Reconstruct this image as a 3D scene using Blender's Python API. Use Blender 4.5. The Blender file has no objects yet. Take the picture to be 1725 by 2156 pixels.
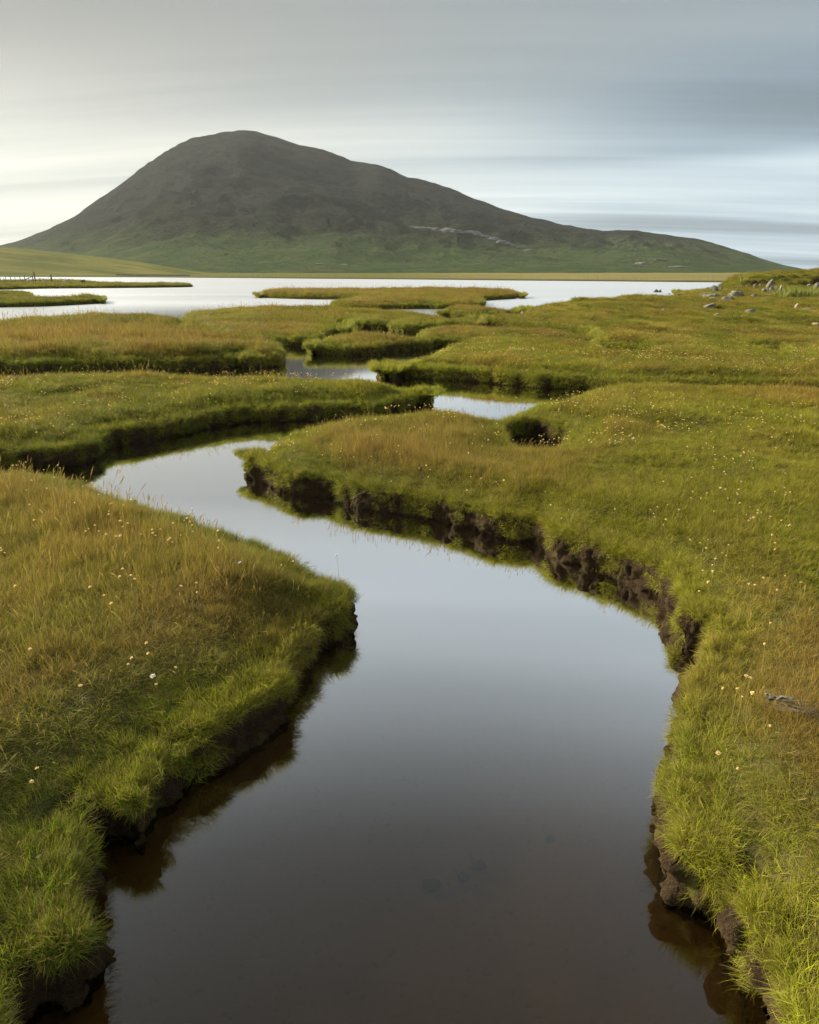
import bpy, bmesh, math, random
import numpy as np
from mathutils import Vector, Matrix

random.seed(7)
rng = np.random.default_rng(7)
C = bpy.context.scene
COL = C.collection
R = math.radians
PI = math.pi

# ------------------------------------------------------------------ camera, sky, sun, exposure
CAM_H = 2.6
PITCH = R(19.43)
cd = bpy.data.cameras.new('camera')
cam = bpy.data.objects.new('camera', cd)
COL.objects.link(cam)
cam.location = (0, 0, CAM_H)
cam.rotation_euler = (PI / 2 - PITCH, 0, 0)
cd.sensor_fit = 'VERTICAL'
cd.sensor_height = 36
cd.lens = 24
cd.clip_start = 0.05
cd.clip_end = 20000
C.camera = cam

SUN_EL, SUN_AZ = R(25), R(-64)          # azimuth from the view direction, left is negative
C.view_settings.view_transform = 'Standard'
C.view_settings.look = 'None'
C.view_settings.gamma = 1
C.view_settings.use_curve_mapping = False
C.view_settings.exposure = 1.36

sd_ = bpy.data.lights.new('sun', 'SUN')
sd_.energy = 5.0
sd_.angle = R(9)
sd_.color = (1.0, 0.90, 0.70)
sun = bpy.data.objects.new('sun', sd_)
COL.objects.link(sun)
sun_dir = Vector((math.sin(SUN_AZ) * math.cos(SUN_EL), math.cos(SUN_AZ) * math.cos(SUN_EL), math.sin(SUN_EL)))
sun.rotation_euler = sun_dir.to_track_quat('Z', 'Y').to_euler()
sun.location = (0, 0, 50)

C.cycles.use_denoising = True
C.cycles.max_bounces = 8
C.cycles.diffuse_bounces = 3
C.cycles.glossy_bounces = 3
C.cycles.transmission_bounces = 4
C.cycles.transparent_max_bounces = 12
C.cycles.volume_bounces = 1
C.cycles.sample_clamp_indirect = 6


class NT:
    """small helper for node trees"""
    def __init__(self, tree):
        self.t = tree
        tree.nodes.clear()

    def n(self, kind, **kw):
        nd = self.t.nodes.new(kind)
        for k, v in kw.items():
            if k.startswith('i_'):
                key = k[2:]
                key = int(key) if key.isdigit() else key
                s = nd.inputs[key]
                if isinstance(v, bpy.types.NodeSocket):
                    self.t.links.new(v, s)
                else:
                    s.default_value = v
            else:
                setattr(nd, k, v)
        return nd

    def math(self, op, a, b=None, c=None, clamp=False):
        nd = self.t.nodes.new('ShaderNodeMath')
        nd.operation = op
        nd.use_clamp = clamp
        for i, v in enumerate((a, b, c)):
            if v is None:
                continue
            if isinstance(v, bpy.types.NodeSocket):
                self.t.links.new(v, nd.inputs[i])
            else:
                nd.inputs[i].default_value = v
        return nd.outputs[0]

    def sstep(self, v, a, b):
        nd = self.t.nodes.new('ShaderNodeMapRange')
        nd.interpolation_type = 'SMOOTHSTEP'
        self.t.links.new(v, nd.inputs[0])
        nd.inputs[1].default_value, nd.inputs[2].default_value = a, b
        nd.inputs[3].default_value, nd.inputs[4].default_value = 0, 1
        return nd.outputs[0]

    def mix(self, fac, a, b, mode='MIX'):
        nd = self.t.nodes.new('ShaderNodeMix')
        nd.data_type = 'RGBA'
        nd.blend_type = mode
        for i, v in ((0, fac), (6, a), (7, b)):
            if isinstance(v, bpy.types.NodeSocket):
                self.t.links.new(v, nd.inputs[i])
            elif i == 0:
                nd.inputs[0].default_value = v
            else:
                nd.inputs[i].default_value = (*v, 1) if len(v) == 3 else v
        return nd.outputs[2]

    def ramp(self, v, stops, interp='LINEAR'):
        nd = self.t.nodes.new('ShaderNodeValToRGB')
        nd.color_ramp.interpolation = interp
        el = nd.color_ramp.elements
        while len(el) < len(stops):
            el.new(0.5)
        for e, (p, c) in zip(el, stops):
            e.position = p
            e.color = (c, c, c, 1) if not isinstance(c, tuple) else (*c, 1)
        self.t.links.new(v, nd.inputs[0])
        return nd.outputs[0]

    def noise(self, vec, scale, detail=3, rough=0.55, dist=0.0):
        nd = self.t.nodes.new('ShaderNodeTexNoise')
        nd.inputs['Scale'].default_value = scale
        nd.inputs['Detail'].default_value = detail
        nd.inputs['Roughness'].default_value = rough
        nd.inputs['Distortion'].default_value = dist
        if vec is not None:
            self.t.links.new(vec, nd.inputs['Vector'])
        return nd.outputs['Fac']

    def link(self, a, b):
        self.t.links.new(a, b)


def build_world():
    w = bpy.data.worlds.new('World')
    C.world = w
    w.use_nodes = True
    k = NT(w.node_tree)
    out = k.n('ShaderNodeOutputWorld')
    sky = k.n('ShaderNodeTexSky', sky_type='NISHITA')
    sky.sun_disc = False
    sky.sun_elevation = SUN_EL
    sky.sun_rotation = SUN_AZ
    bg1 = k.n('ShaderNodeBackground', i_Color=sky.outputs[0], i_Strength=0.05)
    tc = k.n('ShaderNodeTexCoord')
    sep = k.n('ShaderNodeSeparateXYZ', i_0=tc.outputs['Generated'])
    x, y, z = sep.outputs
    z = k.math('MAXIMUM', z, 0.0)
    den = k.math('ADD', z, 0.11)
    px, py = k.math('DIVIDE', x, den), k.math('DIVIDE', y, den)
    # long clouds drawn out sideways by the wind, on a flat cloud deck
    pyt = k.math('ADD', py, k.math('MULTIPLY', px, 0.07))
    v1 = k.n('ShaderNodeCombineXYZ', i_0=k.math('MULTIPLY', px, 0.09), i_1=k.math('MULTIPLY', pyt, 0.95), i_2=3.1)
    v2 = k.n('ShaderNodeCombineXYZ', i_0=k.math('MULTIPLY', px, 0.13), i_1=k.math('MULTIPLY', pyt, 1.5), i_2=8.7)
    n1 = k.noise(v1.outputs[0], 1.0, 3, 0.5)
    n2 = k.noise(v2.outputs[0], 1.0, 4, 0.6)
    lum = k.ramp(z, [(0.0, 0.40), (0.05, 0.42), (0.11, 0.43), (0.17, 0.35), (0.24, 0.215), (0.31, 0.20), (0.45, 0.28), (1.0, 0.28)], 'B_SPLINE')
    lum = k.math('MULTIPLY', k.math('MULTIPLY', lum, 1.0), 1.0)
    n1c = k.sstep(n1, 0.36, 0.64)
    n2c = k.sstep(n2, 0.38, 0.66)
    low = k.math('SUBTRACT', 1.0, k.math('MULTIPLY', k.sstep(z, 0.05, 0.30), 0.65))
    side = k.sstep(x, -0.45, 0.5)
    # a heavier grey bank of cloud to the right, thin streaks low on the left
    bank = k.math('MULTIPLY', k.math('MULTIPLY', k.sstep(x, 0.0, 0.42), k.sstep(z, 0.118, 0.142)),
                  k.math('SUBTRACT', 1.0, k.sstep(z, 0.17, 0.27)))
    bank2 = k.math('MULTIPLY', k.math('MULTIPLY', k.sstep(x, 0.06, 0.3), k.sstep(z, -0.01, 0.01)),
                   k.math('SUBTRACT', 1.0, k.sstep(z, 0.07, 0.097)))
    dark = k.math('ADD', k.math('MULTIPLY', k.math('SUBTRACT', 1.0, n1c), 0.22),
                  k.math('MULTIPLY', k.math('MULTIPLY', k.math('SUBTRACT', 1.0, n2c), 0.27), low))
    dark = k.math('ADD', dark, k.math('MULTIPLY', bank, 0.38))
    dark = k.math('ADD', dark, k.math('MULTIPLY', bank2, 0.26), clamp=True)
    lit = k.mix(side, (1.04, 1.0, 0.87), (0.88, 0.99, 1.02))
    shd = k.mix(side, (0.95, 1.0, 0.95), (0.68, 0.92, 1.12))
    tint = k.mix(k.math('MULTIPLY', dark, 1.7, clamp=True), lit, shd)
    up = k.sstep(z, 0.27, 0.42)
    tint = k.mix(k.math('MULTIPLY', up, 0.8), tint, (0.89, 0.99, 1.04))
    l2 = k.math('MULTIPLY', lum, k.math('SUBTRACT', 1.10, dark))
    glow = k.math('MULTIPLY', k.math('SUBTRACT', 1.0, k.sstep(x, -0.75, 0.05)), k.math('SUBTRACT', 1.0, k.sstep(z, 0.08, 0.3)))
    l2 = k.math('MULTIPLY', l2, k.math('ADD', 1.0, k.math('MULTIPLY', glow, 0.07)))
    col = k.mix(1.0, tint, k.n('ShaderNodeCombineXYZ', i_0=l2, i_1=l2, i_2=l2).outputs[0], 'MULTIPLY')
    bg2 = k.n('ShaderNodeBackground', i_Color=col, i_Strength=0.86)
    m = k.n('ShaderNodeMixShader', i_0=0.93)
    k.link(bg1.outputs[0], m.inputs[1])
    k.link(bg2.outputs[0], m.inputs[2])
    k.link(m.outputs[0], out.inputs[0])


build_world()

# ------------------------------------------------------------------ surveying: sight lines of the photograph (1725 x 2156 units) to places
FD = 1437.0
CP, SP = math.cos(PITCH), math.sin(PITCH)


def ray(x, y):
    u, v = (x - 862.5) / FD, (y - 1078.0) / FD
    return np.array((u, CP - SP * v, -SP - CP * v))


def at(x, y, z=0.0):
    """where the sight line meets the level z"""
    d = ray(x, y)
    t = (z - CAM_H) / d[2]
    return np.array((d[0] * t, d[1] * t, z))


def bearing(x, y):
    d = ray(x, y)
    return math.atan2(d[0], d[1]), d[2] / math.hypot(d[0], d[1])


# ------------------------------------------------------------------ numpy noise
def _h(ix, iy, iz, s):
    with np.errstate(over='ignore'):
        h = (ix.astype(np.uint32) * np.uint32(374761393) + iy.astype(np.uint32) * np.uint32(668265263)
             + iz.astype(np.uint32) * np.uint32(2147483647 - 58131) + np.uint32(s * 7919 + 13))
        h = (h ^ (h >> np.uint32(13))) * np.uint32(1274126177)
        h = h ^ (h >> np.uint32(16))
        h = h * np.uint32(2246822519)
        h = h ^ (h >> np.uint32(13))
    return (h & np.uint32(0xffffff)).astype(np.float64) / 0xffffff * 2 - 1


def vn(x, y, z=None, s=0):
    """smooth value noise in -1..1"""
    x = np.asarray(x, float)
    y = np.asarray(y, float)
    z = np.zeros_like(x) if z is None else np.asarray(z, float) + np.zeros_like(x)
    fx, fy, fz = np.floor(x), np.floor(y), np.floor(z)
    ix, iy, iz = fx.astype(np.int64), fy.astype(np.int64), fz.astype(np.int64)
    tx, ty, tz = x - fx, y - fy, z - fz
    tx, ty, tz = (t * t * t * (t * (t * 6 - 15) + 10) for t in (tx, ty, tz))
    r = 0
    for a in (0, 1):
        wx = tx if a else 1 - tx
        for b in (0, 1):
            wy = ty if b else 1 - ty
            for c in (0, 1):
                wz = tz if c else 1 - tz
                r = r + wx * wy * wz * _h(ix + a, iy + b, iz + c, s)
    return r


def fbm(x, y, z=None, o=4, s=0, g=0.5):
    r, a, f = 0, 1.0, 1.0
    for i in range(o):
        r = r + a * vn(x * f + 17.3 * i, y * f - 9.1 * i, None if z is None else z * f + 4.7 * i, s + i)
        a *= g
        f *= 2.03
    return r


def sst(v, a, b):
    t = np.clip((v - a) / (b - a), 0, 1)
    return t * t * (3 - 2 * t)


# ------------------------------------------------------------------ object helpers
def mesh_obj(name, verts, faces, mat=None, parent=None, smooth=True, col=COL):
    me = bpy.data.meshes.new(name)
    verts = np.asarray(verts, np.float32)
    faces = np.asarray(faces, np.int32)
    if faces.ndim == 2:
        nv = faces.shape[1]
        me.vertices.add(len(verts))
        me.vertices.foreach_set('co', verts.ravel())
        me.loops.add(faces.size)
        me.loops.foreach_set('vertex_index', faces.ravel())
        me.polygons.add(len(faces))
        me.polygons.foreach_set('loop_start', np.arange(0, faces.size, nv, dtype=np.int32))
        me.update(calc_edges=True)
    if smooth:
        me.shade_smooth()
    if mat:
        me.materials.append(mat)
    o = bpy.data.objects.new(name, me)
    if col:
        col.objects.link(o)
    if parent:
        o.parent = parent
    return o


def bm_obj(name, bm, mat=None, parent=None, smooth=False, col=COL):
    me = bpy.data.meshes.new(name)
    bm.to_mesh(me)
    bm.free()
    if smooth:
        me.shade_smooth()
    if mat:
        me.materials.append(mat)
    o = bpy.data.objects.new(name, me)
    if col:
        col.objects.link(o)
    if parent:
        o.parent = parent
    return o


def tag(o, label=None, cat=None, group=None, kind=None):
    for k, v in (('label', label), ('category', cat), ('group', group), ('kind', kind)):
        if v:
            o[k] = v
    return o


def empty(name, loc, rz=0):
    o = bpy.data.objects.new(name, None)
    o.empty_display_size = 0.1
    COL.objects.link(o)
    o.location = loc
    o.rotation_euler = (0, 0, rz)
    return o


def material(name):
    m = bpy.data.materials.new(name)
    m.use_nodes = True
    return m, NT(m.node_tree)


def simple_out(k, color, rough=0.9, spec=0.2, normal=None):
    b = k.n('ShaderNodeBsdfPrincipled', i_Roughness=rough)
    b.inputs['Specular IOR Level'].default_value = spec
    if isinstance(color, bpy.types.NodeSocket):
        k.link(color, b.inputs['Base Color'])
    else:
        b.inputs['Base Color'].default_value = (*color, 1)
    if normal is not None:
        k.link(normal, b.inputs['Normal'])
    o = k.n('ShaderNodeOutputMaterial')
    k.link(b.outputs[0], o.inputs[0])
    return b


def bump(k, h, strength, dist):
    b = k.n('ShaderNodeBump', i_Strength=strength, i_Distance=dist)
    k.link(h, b.inputs['Height'])
    return b.outputs[0]


# ------------------------------------------------------------------ materials
def mat_turf():
    m, k = material('turf_soil')
    g = k.n('ShaderNodeNewGeometry').outputs['Position']
    n = k.noise(g, 1.3, 5, 0.65)
    n2 = k.noise(g, 14, 4, 0.7)
    c = k.mix(k.sstep(n, 0.35, 0.65), (0.050, 0.056, 0.014), (0.070, 0.055, 0.022))
    c = k.mix(k.math('MULTIPLY', n2, 0.6), c, (0.085, 0.080, 0.028))
    simple_out(k, c, 1.0, 0.05, bump(k, n2, 0.8, 0.05))
    return m


def mat_peat():
    m, k = material('peat')
    g = k.n('ShaderNodeNewGeometry').outputs['Position']
    n = k.noise(g, 9, 6, 0.7)
    f = k.noise(g, 60, 4, 0.7)
    c = k.mix(n, (0.022, 0.0135, 0.0065), (0.070, 0.047, 0.025))
    c = k.mix(k.sstep(f, 0.55, 0.75), c, (0.090, 0.058, 0.027))
    moss = k.sstep(k.noise(g, 5.3, 4, 0.6), 0.55, 0.68)
    c = k.mix(k.math('MULTIPLY', moss, 0.65), c, (0.10, 0.10, 0.018))
    simple_out(k, c, 0.95, 0.06, bump(k, k.math('ADD', k.math('MULTIPLY', n, 1.0), k.math('MULTIPLY', f, 0.8)), 1.0, 0.05))
    return m


def mat_bed():
    m, k = material('creek_mud')
    g = k.n('ShaderNodeNewGeometry').outputs['Position']
    n = k.noise(g, 2.2, 5, 0.6)
    f = k.noise(g, 22, 4, 0.65)
    c = k.mix(n, (0.120, 0.090, 0.045), (0.165, 0.125, 0.066))
    c = k.mix(k.math('MULTIPLY', k.sstep(f, 0.58, 0.72), 0.5), c, (0.07, 0.055, 0.035))
    simple_out(k, c, 1.0, 0.05, bump(k, f, 0.4, 0.02))
    return m


def mat_water():
    m, k = material('brown_water')
    geo = k.n('ShaderNodeNewGeometry')
    pos = k.n('ShaderNodeSeparateXYZ', i_0=geo.outputs['Position'])
    # open loch is ruffled by the wind, the creeks are still
    far = k.sstep(pos.outputs[1], 30, 62)
    wn = k.noise(k.n('ShaderNodeVectorMath', operation='MULTIPLY', i_0=geo.outputs['Position'], i_1=(0.02, 0.11, 0)).outputs[0], 1.0, 3, 0.5)
    near = k.math('MULTIPLY', k.sstep(pos.outputs[1], 7, 22), 0.045)
    rough = k.math('ADD', k.math('ADD', 0.014, near), k.math('MULTIPLY', far, k.math('ADD', 0.24, k.math('MULTIPLY', wn, 0.14))))
    lw = k.n('ShaderNodeLayerWeight', i_Blend=0.5)
    fac = k.ramp(lw.outputs['Facing'], [(0.0, 0.03), (0.17, 0.042), (0.30, 0.10), (0.40, 0.36), (0.49, 0.78), (0.58, 0.95), (1.0, 0.97)], 'B_SPLINE')
    gl = k.n('ShaderNodeBsdfGlossy', i_Color=(0.97, 0.98, 1.0, 1), i_Roughness=rough)
    tr = k.n('ShaderNodeBsdfTransparent', i_Color=(0.58, 0.47, 0.28, 1))
    mx = k.n('ShaderNodeMixShader', i_0=fac)
    k.link(tr.outputs[0], mx.inputs[1])
    k.link(gl.outputs[0], mx.inputs[2])
    o = k.n('ShaderNodeOutputMaterial')
    k.link(mx.outputs[0], o.inputs[0])
    return m


def mat_grass():
    """blade colour: the tussock's own tint with some straw-coloured blades in it"""
    m, k = material('grass_blade')
    t = k.n('ShaderNodeAttribute', attribute_type='INSTANCER', attribute_name='tint').outputs['Color']
    b = k.n('ShaderNodeAttribute', attribute_type='GEOMETRY', attribute_name='blade')
    sp = k.n('ShaderNodeSeparateColor', i_0=b.outputs['Color'])
    rnd, hgt, dry = sp.outputs
    val = k.math('ADD', 0.32, k.math('MULTIPLY', rnd, 1.25))
    c = k.mix(1.0, t, k.n('ShaderNodeCombineXYZ', i_0=val, i_1=val, i_2=val).outputs[0], 'MULTIPLY')
    c = k.mix(k.math('MULTIPLY', dry, 0.75), c, (0.26, 0.185, 0.075))
    c = k.mix(k.math('MULTIPLY', k.sstep(hgt, 0.45, 1.0), 0.30), c, (0.40, 0.29, 0.07))
    d = k.n('ShaderNodeBsdfPrincipled', i_Roughness=0.55)
    d.inputs['Specular IOR Level'].default_value = 0.08
    k.link(c, d.inputs['Base Color'])
    tr = k.n('ShaderNodeBsdfTranslucent', i_Color=c)
    mx = k.n('ShaderNodeMixShader', i_0=0.42)
    k.link(d.outputs[0], mx.inputs[1])
    k.link(tr.outputs[0], mx.inputs[2])
    o = k.n('ShaderNodeOutputMaterial')
    k.link(mx.outputs[0], o.inputs[0])
    return m


def mat_plain(name, c1, c2, scale=8, rough=0.85, spec=0.2, bstr=0.4, bdist=0.02, obj=True):
    m, k = material(name)
    g = k.n('ShaderNodeTexCoord').outputs['Object'] if obj else k.n('ShaderNodeNewGeometry').outputs['Position']
    n = k.noise(g, scale, 5, 0.65)
    simple_out(k, k.mix(k.sstep(n, 0.3, 0.7), c1, c2), rough, spec, bump(k, n, bstr, bdist))
    return m


def mat_leaf(name, c1, c2):
    m, k = material(name)
    g = k.n('ShaderNodeNewGeometry')
    c = k.mix(g.outputs['Random Per Island'], c1, c2)
    d = k.n('ShaderNodeBsdfDiffuse', i_Color=c)
    tr = k.n('ShaderNodeBsdfTranslucent', i_Color=c)
    mx = k.n('ShaderNodeMixShader', i_0=0.35)
    k.link(d.outputs[0], mx.inputs[1])
    k.link(tr.outputs[0], mx.inputs[2])
    o = k.n('ShaderNodeOutputMaterial')
    k.link(mx.outputs[0], o.inputs[0])
    return m


def mat_stone(name, base, lich):
    m, k = material(name)
    tc = k.n('ShaderNodeNewGeometry').outputs['Position']
    n = k.noise(tc, 3.5, 6, 0.7)
    f = k.noise(tc, 17, 4, 0.7)
    c = k.mix(n, tuple(v * 0.6 for v in base), tuple(v * 1.25 for v in base))
    c = k.mix(k.sstep(k.noise(tc, 6.0, 4, 0.6), 0.52, 0.62), c, lich)
    c = k.mix(k.math('MULTIPLY', k.sstep(f, 0.6, 0.72), 0.6), c, (0.06, 0.055, 0.045))
    simple_out(k, c, 0.9, 0.2, bump(k, f, 0.6, 0.04))
    return m


M_TURF, M_PEAT, M_BED, M_WATER, M_GRASS = mat_turf(), mat_peat(), mat_bed(), mat_water(), mat_grass()

# ------------------------------------------------------------------ plan of the marsh
W, T, RIM = 0.0, 0.50, 0.27


def chain(spec):
    """spec: list of (z, [(x, y), ...]); z None = world coordinates"""
    out = []
    for z, pts in spec:
        for p in pts:
            out.append(np.array(p, float) if z is None else at(p[0], p[1], z)[:2])
    return np.array(out)


LANDS = [
 ('marsh_bank', 'broad grassy bank left of the creek in front, brownish with a green rim', chain([
   (None, [(-14, 3), (-14, 6.5)]),
   (T, [(-500, 985), (-250, 972), (0, 965), (60, 966), (120, 968), (155, 974), (185, 985), (215, 1000), (300, 1023), (400, 1050),
        (500, 1078), (560, 1100), (620, 1127), (680, 1157)]),
   (0.4, [(718, 1188)]),
   (0.3, [(745, 1222)]),
   (0.24, [(759, 1258)]),
   (W, [(764, 1318), (735, 1345), (692, 1362), (670, 1385), (650, 1430), (622, 1470), (600, 1520), (560, 1545), (515, 1578),
        (440, 1630), (365, 1660), (357, 1688), (318, 1750), (296, 1785), (232, 1782), (190, 1802), (180, 1835), (174, 1915),
        (170, 1966), (188, 2010), (188, 2053), (182, 2092), (140, 2125), (100, 2146), (60, 2230), (60, 2400), (0, 2700)]),
   (None, [(-1.2, 0.3), (-1.4, -1.5), (-14, -1.5)])])),
 ('marsh_bank', 'sunlit yellow-green bank right of the creek in front, with a crumbling peat edge', chain([
   (None, [(14, -1.5), (1.6, -1.5), (1.4, 0.3)]),
   (W, [(1700, 2700), (1640, 2400), (1590, 2230), (1569, 2146), (1558, 2110), (1562, 2087), (1550, 2050), (1533, 2041),
        (1522, 2007), (1519, 1983), (1503, 1960), (1470, 1950), (1447, 1935), (1439, 1908), (1418, 1890), (1413, 1861),
        (1400, 1850), (1399, 1820), (1397, 1789), (1400, 1740), (1400, 1690), (1404, 1640), (1412, 1590), (1434, 1530),
        (1458, 1470), (1478, 1420), (1484, 1398), (1470, 1373), (1442, 1366), (1424, 1323), (1400, 1296), (1374, 1256),
        (1328, 1233), (1288, 1219), (1233, 1201), (1178, 1181), (1113, 1146), (1053, 1138), (983, 1116), (889, 1093),
        (767, 1072), (712, 1052), (631, 1043), (596, 1035), (550, 1019), (521, 1007)]),
   (RIM, [(519, 965), (527, 946)]),
   (T, [(545, 925), (577, 904), (592, 893), (625, 881), (700, 867), (800, 855), (905, 848), (980, 851),
        (1050, 858), (1075, 850), (1105, 840), (1145, 827), (1190, 822), (1218, 811), (1260, 802), (1330, 797), (1400, 797),
        (1550, 803), (1725, 810), (2000, 820), (2600, 850)]),
   (None, [(25, 8), (25, -1.5)])])),
 ('marsh_bank', 'green grassy bank behind the first bend, left, dotted with pale flowers', chain([
   (W, [(-600, 1000), (-200, 990), (0, 987), (150, 985), (205, 969), (211, 952), (242, 939), (285, 935), (336, 925), (389, 915),
        (470, 898), (570, 888), (680, 884), (800, 878), (880, 862), (906, 848)]),
   (0.30, [(907, 828)]),
   (0.36, [(898, 817)]),
   (0.42, [(880, 808)]),
   (0.52, [(840, 798), (770, 787)]),
   (0.62, [(700, 780), (590, 775), (500, 771), (440, 770), (300, 768),
        (200, 770), (100, 772), (0, 775), (-300, 780), (-900, 800)])])),
 ('marsh_bank', 'reddish-brown grass bank ending in a blunt tip above the second pool', chain([
   (W, [(-900, 805), (-300, 790), (0, 785), (300, 781), (490, 776), (500, 767), (510, 776), (560, 774), (592, 772), (596, 760)]),
   (RIM, [(592, 735), (578, 724)]),
   (T, [(555, 708), (500, 706), (470, 703), (430, 695), (398, 692), (300, 686), (150, 685), (0, 685),
        (-300, 687), (-1000, 690)])])),
 ('marsh_bank', 'narrow olive bank along the loch shore behind the reddish grass', chain([
   (W, [(-1000, 708), (0, 704), (200, 703), (330, 703), (375, 702), (392, 697)]),
   (T, [(392, 673), (378, 667), (350, 664), (300, 661.5), (200, 661), (100, 666), (50, 669), (0, 671), (-300, 676), (-1000, 685)])])),
 ('marsh_bank', 'olive marsh lobe in the middle with a dark inlet cut into it', chain([
   (W, [(405, 697), (450, 709), (500, 722), (593, 729), (625, 731), (655, 729), (690, 709), (716, 702), (733, 696), (736, 690)]),
   (T, [(724, 684), (712, 675), (706, 664)]),
   (W, [(731, 684), (768, 692), (820, 693), (823, 697), (851, 700), (880, 700), (940, 694), (1000, 684), (1004, 680)]),
   (T, [(1000, 672), (960, 668), (930, 664), (870, 655), (800, 650), (740, 646), (690, 644), (637, 643), (563, 643), (490, 646),
        (442, 652), (400, 655), (385, 661), (381, 668), (392, 684)])])),
 ('marsh_island', 'small olive lobe at the mouth of the far channel, middle right', chain([
   (W, [(925, 668), (946, 669), (985, 672), (1040, 671), (1083, 667), (1087, 662)]),
   (T, [(1080, 650), (1040, 647), (1000, 645), (950, 646), (925, 650)])])),
 ('marsh_island', 'long golden grass island lying out in the loch', chain([
   (W, [(541, 625), (576, 628), (649, 630), (759, 632), (742, 639), (700, 647), (740, 651), (800, 652), (888, 650), (924, 651),
        (1000, 648), (1016, 645), (1017, 639), (1000, 634.5), (1049, 631), (1083, 629), (1085, 626), (1100, 625)]),
   (T, [(1101, 618), (1085, 613), (1060, 612), (998, 608.5), (925, 607.5), (784, 609), (637, 610), (564, 612), (546, 617)])])),
 ('marsh_bank', 'low peat-edged tongue with reddish grass between two far channels', chain([
   (W, [(657, 743), (664, 747), (680, 748), (790, 748), (834, 740), (900, 737), (925, 730), (960, 732), (1000, 735), (1100, 731),
        (1200, 733), (1262, 726)]),
   (T, [(1250, 700), (1215, 697), (1180, 690), (1100, 686), (1000, 684), (930, 684), (900, 686), (884, 692), (880, 700), (870, 702),
        (802, 699), (742, 698), (693, 701), (672, 709)]),
   (RIM, [(661, 720), (657, 732)])])),
 ('marsh_bank', 'wide green marsh plain on the right rising to a stony knoll', chain([
   (W, [(805, 789), (850, 795), (900, 799), (998, 804), (1051, 810), (1132, 816), (1195, 818), (1300, 826), (1500, 830), (1725, 834),
        (2000, 845), (2600, 880)]),
   (None, [(40, 14), (150, 40), (150, 140), (80, 132), (58, 118)]),
   (T, [(1552, 605), (1520, 608), (1490, 611), (1455, 611.5), (1430, 614)]),
   (W, [(1422, 619), (1425, 621), (1449, 622), (1432, 627.5)]),
   (0.35, [(1409, 627.5), (1317, 629), (1205, 636), (1146, 646), (1112, 651)]),
   (W, [(1105, 657), (1112, 662)]),
   (T, [(1081, 661), (1034, 659), (1008, 662)]),
   (W, [(1003, 678), (1060, 690), (1130, 697), (1200, 704), (1235, 709)]),
   (T, [(1225, 712), (1150, 706), (1100, 704), (1050, 705), (1000, 708), (960, 715), (925, 727), (890, 741), (850, 751), (825, 760)]),
   (RIM, [(812, 771), (806, 781)])])),
 ('marsh_island', 'flat green islet with a wire fence on it, far left in the loch', chain([
   (W, [(-300, 612), (0, 610), (85, 608), (182, 607), (310, 606), (404, 604.5)]),
   (0.35, [(398, 599)]),
   (0.6, [(300, 596), (213, 594), (190, 592), (107, 589.5), (0, 589), (-300, 590)])])),
 ('marsh_island', 'dark-edged grassy islet with a rounded end, nearest in the loch on the left', chain([
   (W, [(-300, 650), (0, 647), (70, 646), (175, 641), (214, 638), (216, 634)]),
   (T, [(213, 627), (200, 621.5), (160, 624), (105, 627), (69, 627), (0, 628), (-300, 630)])])),
 ('marsh_island', 'short strip of olive grass behind the rounded islet at the left edge', chain([
   (W, [(-300, 634), (0, 632), (60, 630), (67, 627)]),
   (0.3, [(62, 618.5), (0, 617), (-300, 618)])])),
]
HOLES = [chain([(0.45, [(1064, 874), (1090, 863), (1130, 860), (1165, 866), (1188, 876), (1194, 890), (1182, 912), (1168, 922), (1092, 923), (1078, 906)])]),
         chain([(0.45, [(1268, 716), (1300, 719), (1340, 720), (1372, 723), (1366, 730), (1340, 735), (1295, 736), (1276, 728)])]),
         chain([(0.45, [(1608, 722), (1640, 719), (1656, 727), (1650, 736), (1620, 734)])])]


def smooth_closed(P, step):
    n = len(P)
    out = []
    for i in range(n):
        p0, p1, p2, p3 = P[i - 1], P[i], P[(i + 1) % n], P[(i + 2) % n]
        L = np.linalg.norm(p2 - p1)
        rr = max(np.linalg.norm((p1 + p2) / 2), 3.0)
        st = step * rr
        k = int(np.clip(L / st, 1, 400))
        # centripetal Catmull-Rom keeps uneven spacing from looping
        a = 0.5
        d1 = max(np.linalg.norm(p1 - p0), 1e-4) ** a
        d2 = max(L, 1e-4) ** a
        d3 = max(np.linalg.norm(p3 - p2), 1e-4) ** a
        t0, t1 = 0, d1
        t2 = t1 + d2
        t3 = t2 + d3
        for j in range(k):
            t = t1 + (t2 - t1) * j / k
            A1 = (t1 - t) / (t1 - t0) * p0 + (t - t0) / (t1 - t0) * p1
            A2 = (t2 - t) / (t2 - t1) * p1 + (t - t1) / (t2 - t1) * p2
            A3 = (t3 - t) / (t3 - t2) * p2 + (t - t2) / (t3 - t2) * p3
            B1 = (t2 - t) / (t2 - t0) * A1 + (t - t0) / (t2 - t0) * A2
            B2 = (t3 - t) / (t3 - t1) * A2 + (t - t1) / (t3 - t1) * A3
            out.append((t2 - t) / (t2 - t1) * B1 + (t - t1) / (t2 - t1) * B2)
    return np.array(out)


def wiggle(P):
    d = np.roll(P, -1, 0) - np.roll(P, 1, 0)
    nrm = np.stack((d[:, 1], -d[:, 0]), 1)
    nrm /= np.maximum(np.linalg.norm(nrm, axis=1, keepdims=True), 1e-6)
    r = np.linalg.norm(P, axis=1)
    a = 0.045 * vn(P[:, 0] * 2.6, P[:, 1] * 2.6, s=3) + 0.03 * vn(P[:, 0] * 6.5, P[:, 1] * 6.5, s=5)
    a = a + 0.10 * vn(P[:, 0] * 0.9, P[:, 1] * 0.9, s=6) * sst(r, 9, 20)
    return P + nrm * a[:, None]


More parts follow.
